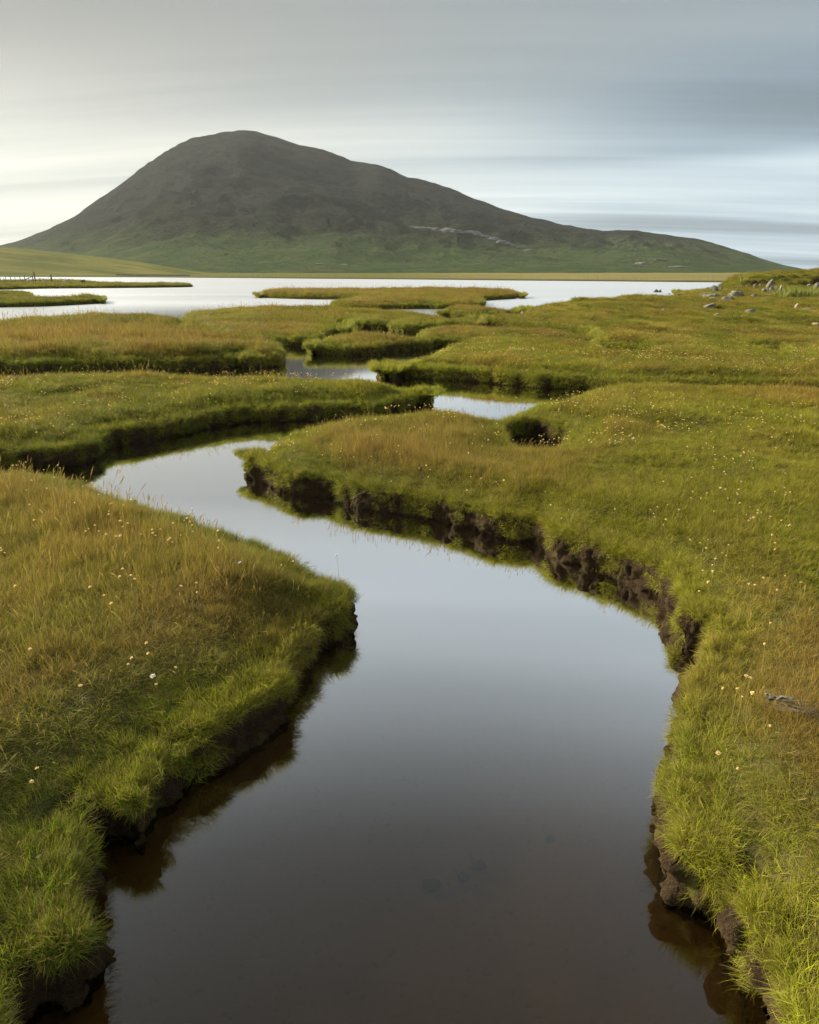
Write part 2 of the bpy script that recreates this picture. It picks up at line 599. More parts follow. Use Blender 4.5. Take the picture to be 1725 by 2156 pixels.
def area2(P):
    x, y = P[:, 0], P[:, 1]
    return np.sum(x * np.roll(y, -1) - y * np.roll(x, -1))


POLY = []
for nm, lb, P in LANDS:
    if area2(P) < 0:
        P = P[::-1]
    POLY.append(wiggle(smooth_closed(P, 0.02)))
HPOLY = []
for P in HOLES:
    if area2(P) < 0:
        P = P[::-1]
    HPOLY.append(wiggle(smooth_closed(P, 0.02)))


def poly_sd(P, X, Y, far=4.0):
    """signed distance (inside positive) of points to closed polygon"""
    out = np.full(X.shape, -far)
    lo, hi = P.min(0) - far, P.max(0) + far
    idx = np.nonzero((X > lo[0]) & (X < hi[0]) & (Y > lo[1]) & (Y < hi[1]))[0]
    if not len(idx):
        return out
    A = P.astype(np.float32)
    B = np.roll(P, -1, 0).astype(np.float32)
    D = B - A
    LL = np.maximum((D ** 2).sum(1), 1e-9)
    for c in range(0, len(idx), 12000):
        ii = idx[c:c + 12000]
        x, y = X[ii].astype(np.float32)[:, None], Y[ii].astype(np.float32)[:, None]
        ax, ay = x - A[:, 0], y - A[:, 1]
        t = np.clip((ax * D[:, 0] + ay * D[:, 1]) / LL, 0, 1)
        d2 = ((ax - t * D[:, 0]) ** 2 + (ay - t * D[:, 1]) ** 2).min(1)
        cr = (A[:, 1] > y) != (B[:, 1] > y)
        with np.errstate(divide='ignore', invalid='ignore'):
            xi = A[:, 0] + (y - A[:, 1]) * D[:, 0] / np.where(D[:, 1] == 0, 1e-9, D[:, 1])
        ins = (np.sum(cr & (x < xi), 1) % 2) == 1
        out[ii] = np.where(ins, 1, -1) * np.sqrt(d2)
    return np.maximum(out, -far)


# polar survey grid: fine where the eye is close
AZ = np.concatenate([np.arange(-88, -38, 0.8), np.arange(-38, 38, 0.11), np.arange(38, 88.1, 0.8)])
AZ = np.radians(AZ)
RR = np.exp(np.arange(math.log(0.35), math.log(230), 0.0092))
GA, GR = np.meshgrid(AZ, RR)
GX, GY = GR * np.sin(GA), GR * np.cos(GA)


def marsh_fields(X, Y):
    sh = X.shape
    X, Y = X.ravel(), Y.ravel()
    SD = np.full(X.shape, -4.0)
    ID = np.full(X.shape, -1)
    for i, P in enumerate(POLY):
        s = poly_sd(P, X, Y)
        b = s > SD
        SD = np.where(b, s, SD)
        ID = np.where(b & (s > -3.9), i, ID)
    for P in HPOLY:
        s = poly_sd(P, X, Y)
        SD = np.minimum(SD, -s)
    return SD.reshape(sh), ID.reshape(sh)


def land_height(X, Y, SD, ID):
    r = np.hypot(X, Y)
    hb = 0.43 + 0.05 * vn(X * 0.45, Y * 0.45, s=11) + 0.03 * vn(X * 1.7, Y * 1.7, s=12)
    # right plain: hummocks, then the slope up to the knoll
    rp = (ID == 9)
    hum = sst(Y, 20, 27) * sst(X, 3, 9)
    hb = hb + rp * hum * (0.16 * vn(X * 0.55, Y * 0.5, s=14) + 0.16 * np.maximum(vn(X * 1.1, Y * 0.8, s=15), 0))
    kn = sst(X - 0.22 * (Y - 60), 22, 50) * sst(Y, 34, 88)
    crest = sst(X, 34, 46) * sst(Y, 70, 92) * (1 - sst(Y, 100, 120))
    hb = hb + rp * (kn * 0.75 + crest * 1.3 + crest * 0.22 * fbm(X * 0.22, Y * 0.22, s=16, o=3) + sst(X, 44, 60) * crest * 0.05)
    hb = hb - 0.10 * ((ID == 5) | (ID == 8)) - 0.22 * np.maximum(vn(X * 0.8, Y * 0.7, s=19) - 0.45, 0) * sst(SD, 0.4, 1.0)
    land = 0.25 * sst(SD, 0.11, 0.18) + (hb - 0.25) * sst(SD, 0.06, 0.75) ** 0.8
    bed = -0.05 - 0.29 * sst(-SD, 0, 0.7) - 0.5 * sst(-SD, 2.5, 4.0) * sst(r, 30, 60) + 0.015 * vn(X * 2, Y * 2, s=18)
    return np.where(SD > 0, land + (1 - sst(SD, 0.08, 0.15)) * -0.05, bed)


GSD, GID = marsh_fields(GX, GY)
GH = land_height(GX, GY, GSD, GID)


def samp(F, X, Y):
    a = np.arctan2(X, Y)
    lr = (np.log(np.maximum(np.hypot(X, Y), 0.351)) - math.log(0.35)) / 0.0092
    lr = np.clip(lr, 0, len(RR) - 1.001)
    ja = np.clip(np.searchsorted(AZ, a) - 1, 0, len(AZ) - 2)
    ta = np.clip((a - AZ[ja]) / (AZ[ja + 1] - AZ[ja]), 0, 1)
    ir = lr.astype(int)
    tr = lr - ir
    return ((F[ir, ja] * (1 - ta) + F[ir, ja + 1] * ta) * (1 - tr) + (F[ir + 1, ja] * (1 - ta) + F[ir + 1, ja + 1] * ta) * tr)


def samp_id(X, Y):
    a = np.arctan2(X, Y)
    ir = np.clip(np.round((np.log(np.maximum(np.hypot(X, Y), 0.351)) - math.log(0.35)) / 0.0092).astype(int), 0, len(RR) - 1)
    ja = np.clip(np.searchsorted(AZ, a), 0, len(AZ) - 1)
    return GID[ir, ja]


def ground_hit(x, y, lift=0.0):
    """where a sight line first meets the marsh surface"""
    d = ray(x, y)
    d = d / math.hypot(d[0], d[1])
    t = np.exp(np.linspace(math.log(0.8), math.log(220), 3000))
    h = samp(GH, d[0] * t, d[1] * t) + lift
    h = np.maximum(h, 0.0)
    i = np.argmax(CAM_H + d[2] * t <= h)
    if CAM_H + d[2] * t[i] > h[i]:
        i = len(t) - 1
    return np.array((d[0] * t[i], d[1] * t[i], h[i] - lift)), t[i]


def build_ground():
    na = len(AZ)
    co = np.stack((GX, GY, GH), -1).reshape(-1, 3)
    i, j = np.meshgrid(np.arange(len(RR) - 1), np.arange(na - 1), indexing='ij')
    q = np.stack((i * na + j, i * na + j + 1, (i + 1) * na + j + 1, (i + 1) * na + j), -1).reshape(-1, 4)[:, ::-1]
    fsd = np.maximum.reduce([GSD.ravel()[q[:, c]] for c in range(4)])
    fid = GID.ravel()[q[:, 0]]
    for c in range(1, 4):
        fid = np.maximum(fid, GID.ravel()[q[:, c]])
    land = fsd > 0.10
    objs = {}
    for k in [-1] + list(range(len(LANDS))):
        sel = q[~land] if k < 0 else q[land & (fid == k)]
        if not len(sel):
            continue
        u, inv = np.unique(sel, return_inverse=True)
        f = inv.reshape(-1, 4)
        if k < 0:
            o = mesh_obj('creek_bed', co[u], f, M_BED)
            tag(o, kind='structure')
        else:
            o = mesh_obj(LANDS[k][0], co[u], f, M_TURF)
            tag(o, LANDS[k][1], kind='structure')
        objs[k] = o
    return objs


LAND_OBJ = build_ground()


def build_water():
    # one level sheet, out to the far shore and the open sea
    rs = np.concatenate([[0.36], np.exp(np.linspace(math.log(1), math.log(3600), 30))])
    az = np.radians(np.arange(-89, 89.1, 4))
    A, Rr = np.meshgrid(az, rs)
    co = np.stack((Rr * np.sin(A), Rr * np.cos(A), np.zeros_like(A)), -1).reshape(-1, 3)
    na = len(az)
    i, j = np.meshgrid(np.arange(len(rs) - 1), np.arange(na - 1), indexing='ij')
    q = np.stack((i * na + j, i * na + j + 1, (i + 1) * na + j + 1, (i + 1) * na + j), -1).reshape(-1, 4)[:, ::-1]
    o = mesh_obj('water', co, q, M_WATER, smooth=False)
    tag(o, 'still brown tidal water winding through the marsh out to the loch', kind='structure')
    # sea bed under the open water, beyond the marsh
    rs = np.exp(np.linspace(math.log(229), math.log(3600), 12))
    A, Rr = np.meshgrid(az, rs)
    co = np.stack((Rr * np.sin(A), Rr * np.cos(A), np.full_like(A, -0.9)), -1).reshape(-1, 3)
    i, j = np.meshgrid(np.arange(len(rs) - 1), np.arange(na - 1), indexing='ij')
    q = np.stack((i * na + j, i * na + j + 1, (i + 1) * na + j + 1, (i + 1) * na + j), -1).reshape(-1, 4)[:, ::-1]
    tag(mesh_obj('sea_bed', co, q, M_BED, smooth=False), kind='structure')


build_water()


# ------------------------------------------------------------------ peat faces of the banks
def resample(P, nearstep):
    """walk the closed outline with steps that grow with distance"""
    out = [P[0]]
    n = len(P)
    carry = 0.0
    for i in range(n):
        a, b = P[i], P[(i + 1) % n]
        L = np.linalg.norm(b - a)
        st = max(nearstep, nearstep * np.linalg.norm(a) / 5.0)
        t = st - carry
        while t < L:
            out.append(a + (b - a) * t / L)
            t += st
        carry = (carry + L) % st if L > 0 else carry
        carry = L - (t - st)
    return np.array(out)


EDGE = []      # rim points for the hanging grass: x, y, outward nx, ny, land id


def build_peat():
    for k, P in list(enumerate(POLY)) + [(9 if h else 1, hp) for h, hp in enumerate(HPOLY)]:
        hole = any(P is hp for hp in HPOLY)
        Q = resample(P, 0.014)
        d = np.roll(Q, -1, 0) - np.roll(Q, 1, 0)
        nr = np.stack((d[:, 1], -d[:, 0]), 1)
        if hole:
            nr = -nr
        nr /= np.maximum(np.linalg.norm(nr, axis=1, keepdims=True), 1e-6)
        az = np.degrees(np.arctan2(Q[:, 0], Q[:, 1]))
        r = np.linalg.norm(Q, axis=1)
        keep = (np.abs(az) < np.where(r < 9, 84, 46)) & (r > 0.5) & (Q[:, 1] > 0) & (r < 200)
        # not where another piece of land covers the edge
        for j, P2 in enumerate(POLY):
            if j != k:
                keep &= poly_sd(P2, Q[:, 0], Q[:, 1]) < 0.02
        if not hole:
            for P2 in HPOLY:
                keep &= poly_sd(P2, Q[:, 0], Q[:, 1]) < 0.02
        s = np.concatenate([[0], np.cumsum(np.linalg.norm(np.diff(Q, axis=0), axis=1))])
        EDGE.append(np.column_stack((Q[keep], nr[keep], np.full(keep.sum(), k), np.zeros(keep.sum()))))
        NZ = 24
        zz = np.linspace(-0.28, 0.275, NZ)
        S, Z = np.meshgrid(s, zz, indexing='ij')
        QX, QY = Q[:, 0][:, None] + 0 * Z, Q[:, 1][:, None] + 0 * Z
        # buttresses with clefts between them
        cell = s / 0.15 + 0.8 * vn(s * 1.9, s * 0, s=21)
        fr = cell - np.floor(cell)
        lob = np.sqrt(np.maximum(1 - (2 * fr - 1) ** 2, 0))
        amp = 0.3 + 0.7 * _h(np.floor(cell).astype(np.int64), np.zeros(len(s), np.int64), np.zeros(len(s), np.int64), 3) ** 2
        colm = (lob * amp)[:, None] * np.clip(0.75 + 0.6 * vn(S * 3.1, Z * 7, s=22), 0.1, 1.3)
        under = sst(Z, 0.10, -0.02) if False else (1 - sst(Z, -0.02, 0.11))
        cave = np.clip(vn(S * 1.3, Z * 0, s=23) * 1.4, 0, 1)
        off = -0.040 + 0.065 * colm * (0.55 + 0.45 * sst(Z, -0.1, 0.2)) + 0.034 * fbm(QX * 8, QY * 8, Z * 11, 3, s=24, g=0.65) + 0.022 * np.abs(fbm(QX * 22, QY * 22, Z * 26, 3, s=25, g=0.6))
        off = off + 0.032 * vn(QX * 3.5, QY * 3.5, Z * 4, s=26) - under * cave * 0.05
        off = off - 0.16 * sst(Z, 0.20, 0.28)
        VX, VY = QX + nr[:, 0][:, None] * off, QY + nr[:, 1][:, None] * off
        co = np.stack((VX, VY, Z + 0.02 * vn(QX * 7, QY * 7, Z * 7, s=27)), -1).reshape(-1, 3)
        n = len(Q)
        fs = []
        for a in range(n):
            b = (a + 1) % n
            if keep[a] and keep[b]:
                fs.append(a)
        if not fs:
            continue
        a = np.array(fs)
        b = (a + 1) % n
        q = np.stack([np.stack((a * NZ + z, b * NZ + z, b * NZ + z + 1, a * NZ + z + 1), -1) for z in range(NZ - 1)], 1).reshape(-1, 4)
        if hole:
            q = q[:, ::-1]
        u, inv = np.unique(q, return_inverse=True)
        o = mesh_obj('peat_face', co[u], inv.reshape(-1, 4), M_PEAT, LAND_OBJ.get(k))


build_peat()
EDGE = np.concatenate(EDGE)

# ------------------------------------------------------------------ grass
PROTO = bpy.data.collections.new('tussock_kinds')     # not linked: only a source of meshes


def tussock(name, n, rad, hmin, hmax, width, lean, curl, seed, dry=0.25, col=PROTO, segs=4):
    r = np.random.default_rng(seed)
    V, F, K = [], [], []
    for b in range(n):
        a = r.uniform(0, 2 * PI)
        q = rad * math.sqrt(r.uniform())
        ox, oy = q * math.cos(a), q * math.sin(a)
        dirn = a + r.normal(0, 0.9)
        h = r.uniform(hmin, hmax)
        ln = abs(r.normal(lean, 0.22))
        cu = r.uniform(0.3, 1.0) * curl
        w = width * r.uniform(0.7, 1.25)
        isdry = 1.0 if r.uniform() < dry else r.uniform(0, 0.25)
        rn = r.uniform()
        tw = dirn + PI / 2 + r.normal(0, 0.7)
        wx, wy = math.cos(tw), math.sin(tw)
        base = len(V)
        x, z, th = 0.0, -0.02, ln * 0.5
        for s in range(segs + 1):
            t = s / segs
            ww = w * (1 - t ** 1.6) * 0.5
            cx, cy = ox + math.cos(dirn) * x, oy + math.sin(dirn) * x
            if s < segs:
                V += [(cx - wx * ww, cy - wy * ww, z), (cx + wx * ww, cy + wy * ww, z)]
                K += [(rn, t, isdry, 1)] * 2
            else:
                V.append((cx, cy, z))
                K.append((rn, t, isdry, 1))
            if s < segs:
                x += math.sin(th) * (h + 0.02) / segs
                z += math.cos(th) * (h + 0.02) / segs
                th += (ln * 0.5 + cu * 1.3) / segs
        for s in range(segs - 1):
            p = base + 2 * s
            F += [(p, p + 1, p + 3), (p, p + 3, p + 2)]
        p = base + 2 * (segs - 1)
        F.append((p, p + 1, p + 2))
    o = mesh_obj(name, V, F, M_GRASS, smooth=True, col=col)
    at_ = o.data.color_attributes.new('blade', 'FLOAT_COLOR', 'POINT')
    at_.data.foreach_set('color', np.array(K, np.float32).ravel())
    return o


def seed_stem(name, n, rad, hmin, hmax, seed, head):
    """thin stalks carrying a narrow seed head"""
    r = np.random.default_rng(seed)
    V, F, K = [], [], []
    for b in range(n):
        a = r.uniform(0, 2 * PI)
        q = rad * math.sqrt(r.uniform())
        ox, oy = q * math.cos(a), q * math.sin(a)
        h = r.uniform(hmin, hmax)
        ln = abs(r.normal(0.12, 0.12))
        rn = r.uniform()
        pts = []
        for t in (0, 0.5, 0.78, 0.8, 0.9, 1.0):
            pts.append((ox + math.cos(a) * ln * h * t * t, oy + math.sin(a) * ln * h * t * t, h * t - 0.01, t))
        ws = (0.0011, 0.001, 0.0009, head * 0.6, head, 0.0005)
        for tw in (r.uniform(0, PI),):
            for rot in (0, PI / 2):
                wx, wy = math.cos(tw + rot), math.sin(tw + rot)
                base = len(V)
                for (x, y, z, t), w in zip(pts, ws):
                    V += [(x - wx * w, y - wy * w, z), (x + wx * w, y + wy * w, z)]
                    K += [(rn, t, 0.55 + 0.45 * t, 1)] * 2
                for s in range(len(pts) - 1):
                    p = base + 2 * s
                    F += [(p, p + 1, p + 3), (p, p + 3, p + 2)]
    o = mesh_obj(name, V, F, M_GRASS, smooth=True, col=PROTO)
    at_ = o.data.color_attributes.new('blade', 'FLOAT_COLOR', 'POINT')
    at_.data.foreach_set('color', np.array(K, np.float32).ravel())
    return o


# kinds are picked by their sorted names
for v in range(3):
    tussock('kind_a%d' % v, 52, 0.060, 0.045, 0.135, 0.0025, 0.50, 1.0, 10 + v, 0.20)            # soft green
for v in range(3):
    tussock('kind_b%d' % v, 40, 0.055, 0.08, 0.19, 0.0023, 0.22, 0.45, 20 + v, 0.45)           # upright, half dry
for v in range(3):
    tussock('kind_c%d' % v, 46, 0.070, 0.08, 0.17, 0.0050, 0.45, 0.6, 30 + v, 0.28, segs=3)    # for the distance
for v in range(2):
    seed_stem('kind_d%d' % v, 3, 0.05, 0.20, 0.34, 40 + v, 0.0032)
NK = 11


def scatter_group(name, base_col):
    g = bpy.data.node_groups.new(name, 'GeometryNodeTree')
    g.interface.new_socket('Geometry', in_out='INPUT', socket_type='NodeSocketGeometry')
    g.interface.new_socket('Geometry', in_out='OUTPUT', socket_type='NodeSocketGeometry')
    N, L = g.nodes, g.links
    gi, go = N.new('NodeGroupInput'), N.new('NodeGroupOutput')
    ci = N.new('GeometryNodeCollectionInfo')
    ci.inputs['Collection'].default_value = base_col
    ci.inputs['Separate Children'].default_value = True
    ci.inputs['Reset Children'].default_value = True
    iop = N.new('GeometryNodeInstanceOnPoints')
    iop.inputs['Pick Instance'].default_value = True

    def attr(nm, ty):
        a = N.new('GeometryNodeInputNamedAttribute')
        a.data_type = ty
        a.inputs['Name'].default_value = nm
        return a.outputs['Attribute']
    m2p = N.new('GeometryNodeMeshToPoints')
    L.new(gi.outputs[0], m2p.inputs['Mesh'])
    L.new(m2p.outputs[0], iop.inputs['Points'])
    L.new(ci.outputs[0], iop.inputs['Instance'])
    L.new(attr('kind_no', 'INT'), iop.inputs['Instance Index'])
    e2r = N.new('FunctionNodeEulerToRotation')
    L.new(attr('rot', 'FLOAT_VECTOR'), e2r.inputs[0])
    L.new(e2r.outputs[0], iop.inputs['Rotation'])
    L.new(attr('scl', 'FLOAT_VECTOR'), iop.inputs['Scale'])
    L.new(iop.outputs[0], go.inputs[0])
    return g


GRASS_GN = scatter_group('grass_scatter', PROTO)


def point_cloud_obj(name, P, rot, scl, kind, tint, gn, mat):
    me = bpy.data.meshes.new(name)
    me.vertices.add(len(P))
    me.vertices.foreach_set('co', np.asarray(P, np.float32).ravel())
    for nm, ty, dat, key in (('rot', 'FLOAT_VECTOR', rot, 'vector'), ('scl', 'FLOAT_VECTOR', scl, 'vector'),
                             ('kind_no', 'INT', kind, 'value'), ('tint', 'FLOAT_COLOR', tint, 'color')):
        a = me.attributes.new(nm, ty, 'POINT')
        a.data.foreach_set(key, np.ascontiguousarray(dat, np.int32 if ty == 'INT' else np.float32).ravel())
    me.materials.append(mat)
    o = bpy.data.objects.new(name, me)
    COL.objects.link(o)
    md = o.modifiers.new('scatter', 'NODES')
    md.node_group = gn
    return o


GREEN = np.array((0.105, 0.195, 0.006))
LIME = np.array((0.250, 0.300, 0.007))
OLIVE = np.array((0.205, 0.170, 0.010))
STRAW = np.array((0.380, 0.255, 0.048))
RUST = np.array((0.235, 0.120, 0.030))
DEEP = np.array((0.070, 0.105, 0.018))
# per land: how dry, how rusty, how lime
DRY = [0.30, 0.26, 0.20, 0.60, 0.30, 0.40, 0.35, 0.62, 0.45, 0.28, 0.16, 0.25, 0.2]
RUS = [0.10, 0.02, 0.05, 1.0, 0.35, 0.35, 0.25, 0.20, 0.45, 0.02, 0.05, 0.25, 0.2]
LIM = [0.25, 0.85, 0.30, 0.10, 0.10, 0.30, 0.30, 0.35, 0.25, 0.55, 0.45, 0.10, 0.2]


# stands of one grass or another: place, size, more dry, more rusty, more lime
PATCH = [(1690, 1560, 0.8, 0.30, 0.30, -0.2), (1690, 1330, 0.8, 0.22, 0.2, -0.1), (700, 950, 1.0, 0.25, 0.0, -0.2), (950, 950, 1.1, 0.22, 0.0, -0.1), (1280, 1120, 1.5, -0.35, -0.2, 0.5),
         (1500, 1000, 2.0, -0.22, -0.1, 0.35), (1500, 1750, 0.7, -0.4, -0.2, 0.4), (1690, 2000, 0.6, -0.2, 0, 0.3), (500, 1450, 0.5, -0.4, -0.3, 0.5), (330, 1150, 1.3, -0.05, -0.1, 0.1),
         (150, 1450, 0.7, 0.15, 0.25, -0.1), (450, 1300, 0.6, 0.12, 0.1, 0), (330, 1700, 0.45, -0.4, -0.3, 0.4), (100, 1750, 0.5, 0.1, 0.1, 0), (80, 930, 1.3, 0.35, 0.1, -0.2),
         (500, 830, 2.5, -0.15, -0.1, 0.1), (1100, 745, 4, -0.1, 0, 0.25), (1500, 805, 2.0, 0.25, 0.2, -0.1)]


def tints(X, Y, SD, ID):
    n = len(X)
    d, u, l = np.array(DRY)[ID], np.array(RUS)[ID], np.array(LIM)[ID]
    d, u, l = d + 0 * X, u + 0 * X, l + 0 * X
    for (px, py, rad, wd, wu, wl) in PATCH:
        q = at(px, py, 0.45)
        g = np.exp(-((X - q[0]) ** 2 + (Y - q[1]) ** 2) / rad ** 2)
        d, u, l = d + wd * g, u + wu * g, l + wl * g
    n1 = fbm(X * 0.55, Y * 0.40, s=31, o=3) * 0.75
    n2 = fbm(X * 1.9, Y * 1.5, s=35, o=3) * 0.6
    n3 = fbm(X * 0.30, Y * 0.22, s=39, o=2) * 0.8
    edge = 1 - sst(SD, 0.05, 0.8)
    rim = np.exp(-((SD - 0.9) / 0.45) ** 2)
    dry = np.clip(d + 0.38 * n1 + 0.28 * n2 - 0.38 * edge + 0.10 * rim, 0, 1)
    rus = np.clip(u + 0.35 * n3 + 0.25 * n2 - 0.35 * edge + 0.08 * rim, 0, 1)
    lim = np.clip(l + 0.5 * n2 - 0.35 * n3 - 0.12 * edge * (ID < 2), 0, 1)
    c = GREEN * (1 - lim)[:, None] + LIME * lim[:, None]
    ol = np.clip(0.4 + 0.5 * n3, 0, 1)[:, None] * 0.42
    c = c * (1 - ol) + OLIVE * ol
    dc = STRAW * (1 - rus)[:, None] + RUST * rus[:, None]
    dd = (np.clip(dry * 1.25 - 0.08, 0, 0.92) * (0.55 + 0.45 * rng.random(n)))[:, None]
    c = c * (1 - dd) + dc * dd
    c = c * rng.uniform(0.62, 1.32, n)[:, None]
    return np.column_stack((c, np.ones(n))), dry


def build_grass():
    # scatter by distance: dense underfoot, wider spaced tussocks far off
    def dens(r):
        return 520 * np.minimum(1, (7.0 / r)) ** 1.42
    rs = np.exp(np.linspace(math.log(0.7), math.log(190), 400))
    amax = np.where(rs < 9, R(84), R(46))
    cnt = dens(rs) * rs * 2 * amax
    cum = np.concatenate([[0], np.cumsum((cnt[1:] + cnt[:-1]) / 2 * np.diff(rs))])
    N = int(cum[-1])
    r = np.interp(rng.random(N) * cum[-1], cum, rs)
    a = rng.uniform(-1, 1, N) * np.where(r < 9, R(84), R(46))
    # nothing beyond a margin round the view
    X, Y = r * np.sin(a), r * np.cos(a)
    SD, H = samp(GSD, X, Y), samp(GH, X, Y)
    ID = samp_id(X, Y)
    k = (SD > 0.115) & (ID >= 0)
    X, Y, SD, H, ID, r = X[k], Y[k], SD[k], H[k], ID[k], r[k]
    n = len(X)
    tint, dry = tints(X, Y, SD, ID)
    e = 0.05
    gx = (samp(GSD, X + e, Y) - samp(GSD, X - e, Y)) / (2 * e)
    gy = (samp(GSD, X, Y + e) - samp(GSD, X, Y - e)) / (2 * e)
    tilt = 0.55 * (1 - sst(SD, 0.03, 0.6)) + 0.06 + 0.10 * rng.random(n)
    wind = np.array((0.8, -0.35))
    tx = -gx * tilt + wind[0] * 0.12 + rng.normal(0, 0.13, n)
    ty = -gy * tilt + wind[1] * 0.12 + rng.normal(0, 0.13, n)
    # a tilt about the horizontal axis square to (tx, ty), after a random turn
    spin = rng.uniform(0, 2 * PI, n)
    rot = np.column_stack((-ty, tx, spin))
    far = sst(r, 9, 15)
    pick = rng.random(n)
    kind = np.where(rng.random(n) < far, 6 + rng.integers(0, 3, n),
                    np.where(pick < dry * 0.95, 3 + rng.integers(0, 3, n), rng.integers(0, 3, n)))
    stem = (rng.random(n) < 0.035 + 0.05 * dry) & (SD > 0.1)
    kind = np.where(stem, 9 + rng.integers(0, 2, n), kind)
    sxy = np.maximum(1, (r / 9.0)) ** 0.72 * rng.uniform(0.85, 1.25, n)
    tall = 1 + 0.5 * fbm(X * 0.8, Y * 0.8, s=43, o=2)
    sz = rng.uniform(0.75, 1.2, n) * (0.72 + 0.38 * dry) * np.clip(tall, 0.6, 1.5) * np.where(ID == 3, 1.6, 1.0) * np.where((ID >= 4) & (ID < 8), 1.15, 1.0)
    sz = sz * np.maximum(1, r / 16.0) ** 0.35 * (0.65 + 0.35 * sst(SD, 0.1, 0.6))
    sz = sz * np.where(ID == 9, 0.85, 1.0)
    sz = sz * (0.64 + 0.36 * sst(r, 3, 9))
    sxy = np.where(stem, np.clip(sxy, 1, 2.6), sxy)
    P = np.column_stack((X, Y, H - 0.005))
    S = np.column_stack((sxy, sxy, sz))
    # grass on the rims: turf rolling over the edge, and some hanging down the peat
    E = np.repeat(EDGE, 9, 0)
    re = np.hypot(E[:, 0], E[:, 1])
    E = E[rng.random(len(E)) < np.where(re < 20, 0.50, 0.45)]
    re = np.hypot(E[:, 0], E[:, 1])
    m = len(E)
    hang = 0.9 * vn(E[:, 0] * 6.0, E[:, 1] * 6.0, s=47) + 0.30 * sst(re, 8, 16) > rng.uniform(-0.1, 1.5, m)
    inn = np.where(hang, rng.uniform(-0.03, 0.05, m), rng.uniform(0.03, 0.24, m))
    ex, ey = E[:, 0] - E[:, 2] * inn, E[:, 1] - E[:, 3] * inn
    ez = np.where(hang, 0.08 + 0.17 * rng.random(m), np.maximum(samp(GH, ex, ey), 0.245 + 0.03 * rng.random(m)))
    til = np.where(hang, rng.uniform(1.15, 2.0, m), rng.uniform(0.35, 1.25, m) * (1 - 1.8 * np.clip(inn, 0, 0.24)))
    sx, sy = E[:, 2] * til + rng.normal(0, 0.2, m), E[:, 3] * til + rng.normal(0, 0.2, m)
    eid = E[:, 4].astype(int)
    et, ed = tints(ex, ey, np.full(m, 0.02), eid)
    es = np.maximum(1, re / 9.0) ** 0.65 * rng.uniform(0.6, 1.0, m)
    ekind = np.where(re < 14, rng.integers(0, 3, m), 6 + rng.integers(0, 3, m))
    ekind = np.where((re < 14) & (rng.random(m) < 0.18), 3 + rng.integers(0, 3, m), ekind)
    P = np.concatenate([P, np.column_stack((ex, ey, ez))])
    rot = np.concatenate([rot, np.column_stack((-sy, sx, rng.uniform(0, 2 * PI, m)))])
    S = np.concatenate([S, np.column_stack((es, es, rng.uniform(0.45, 0.9, m) * (0.68 + 0.32 * sst(re, 3, 9)) * np.maximum(1, re / 16) ** 0.3))])
    kind = np.concatenate([kind, ekind])
    tint = np.concatenate([tint, et])
    ID = np.concatenate([ID, eid])
    # turn (tilt vector, spin) into XYZ euler: spin first, then tilt
    th = np.linalg.norm(rot[:, :2], axis=1)
    ax = rot[:, :2] / np.maximum(th, 1e-6)[:, None]
    c, s = np.cos(th), np.sin(th)
    ux, uy = ax[:, 0], ax[:, 1]
    cs, ss = np.cos(rot[:, 2]), np.sin(rot[:, 2])
    T00, T01, T02 = c + ux * ux * (1 - c), ux * uy * (1 - c), uy * s
    T10, T11, T12 = ux * uy * (1 - c), c + uy * uy * (1 - c), -ux * s
    T20, T21, T22 = -uy * s, ux * s, c
    M00, M10, M20 = T00 * cs + T01 * ss, T10 * cs + T11 * ss, T20 * cs + T21 * ss
    M21, M22 = -T20 * ss + T21 * cs, T22
    ry = np.arcsin(np.clip(-M20, -1, 1))
    rx = np.arctan2(M21, M22)
    rz = np.arctan2(M10, M00)
    eul = np.column_stack((rx, ry, rz))
    labels = ['brown and green grass on the broad bank at the left in front', 'bright yellow-green grass on the right bank in front',
              'olive-green grass on the bank behind the first bend', 'tall reddish-brown grass on the blunt bank at the left',
              'olive grass on the narrow bank along the loch shore', 'mixed olive and russet grass on the middle lobe',
              'olive grass on the little lobe at the channel mouth', 'golden grass covering the long island in the loch',
              'russet grass on the tongue between two far channels', 'green grass over the wide plain and stony knoll at right',
              'short green grass on the flat islet with the fence', 'dark olive grass on the islet with the rounded end',
              'olive grass on the short strip behind the rounded islet']
    for i in range(len(LANDS)):
        k = ID == i
        if k.sum():
            o = point_cloud_obj('grass', P[k], eul[k], S[k], kind[k], tint[k], GRASS_GN, M_GRASS)
            tag(o, labels[i], 'grass', kind='stuff')
    print('grass tussocks', len(P))


build_grass()

# ------------------------------------------------------------------ far shore, low hill, mountain
def curve(pts, rng_=None):
    b = np.array([bearing(x, y) for x, y in pts])
    return b[:, 0], b[:, 1]


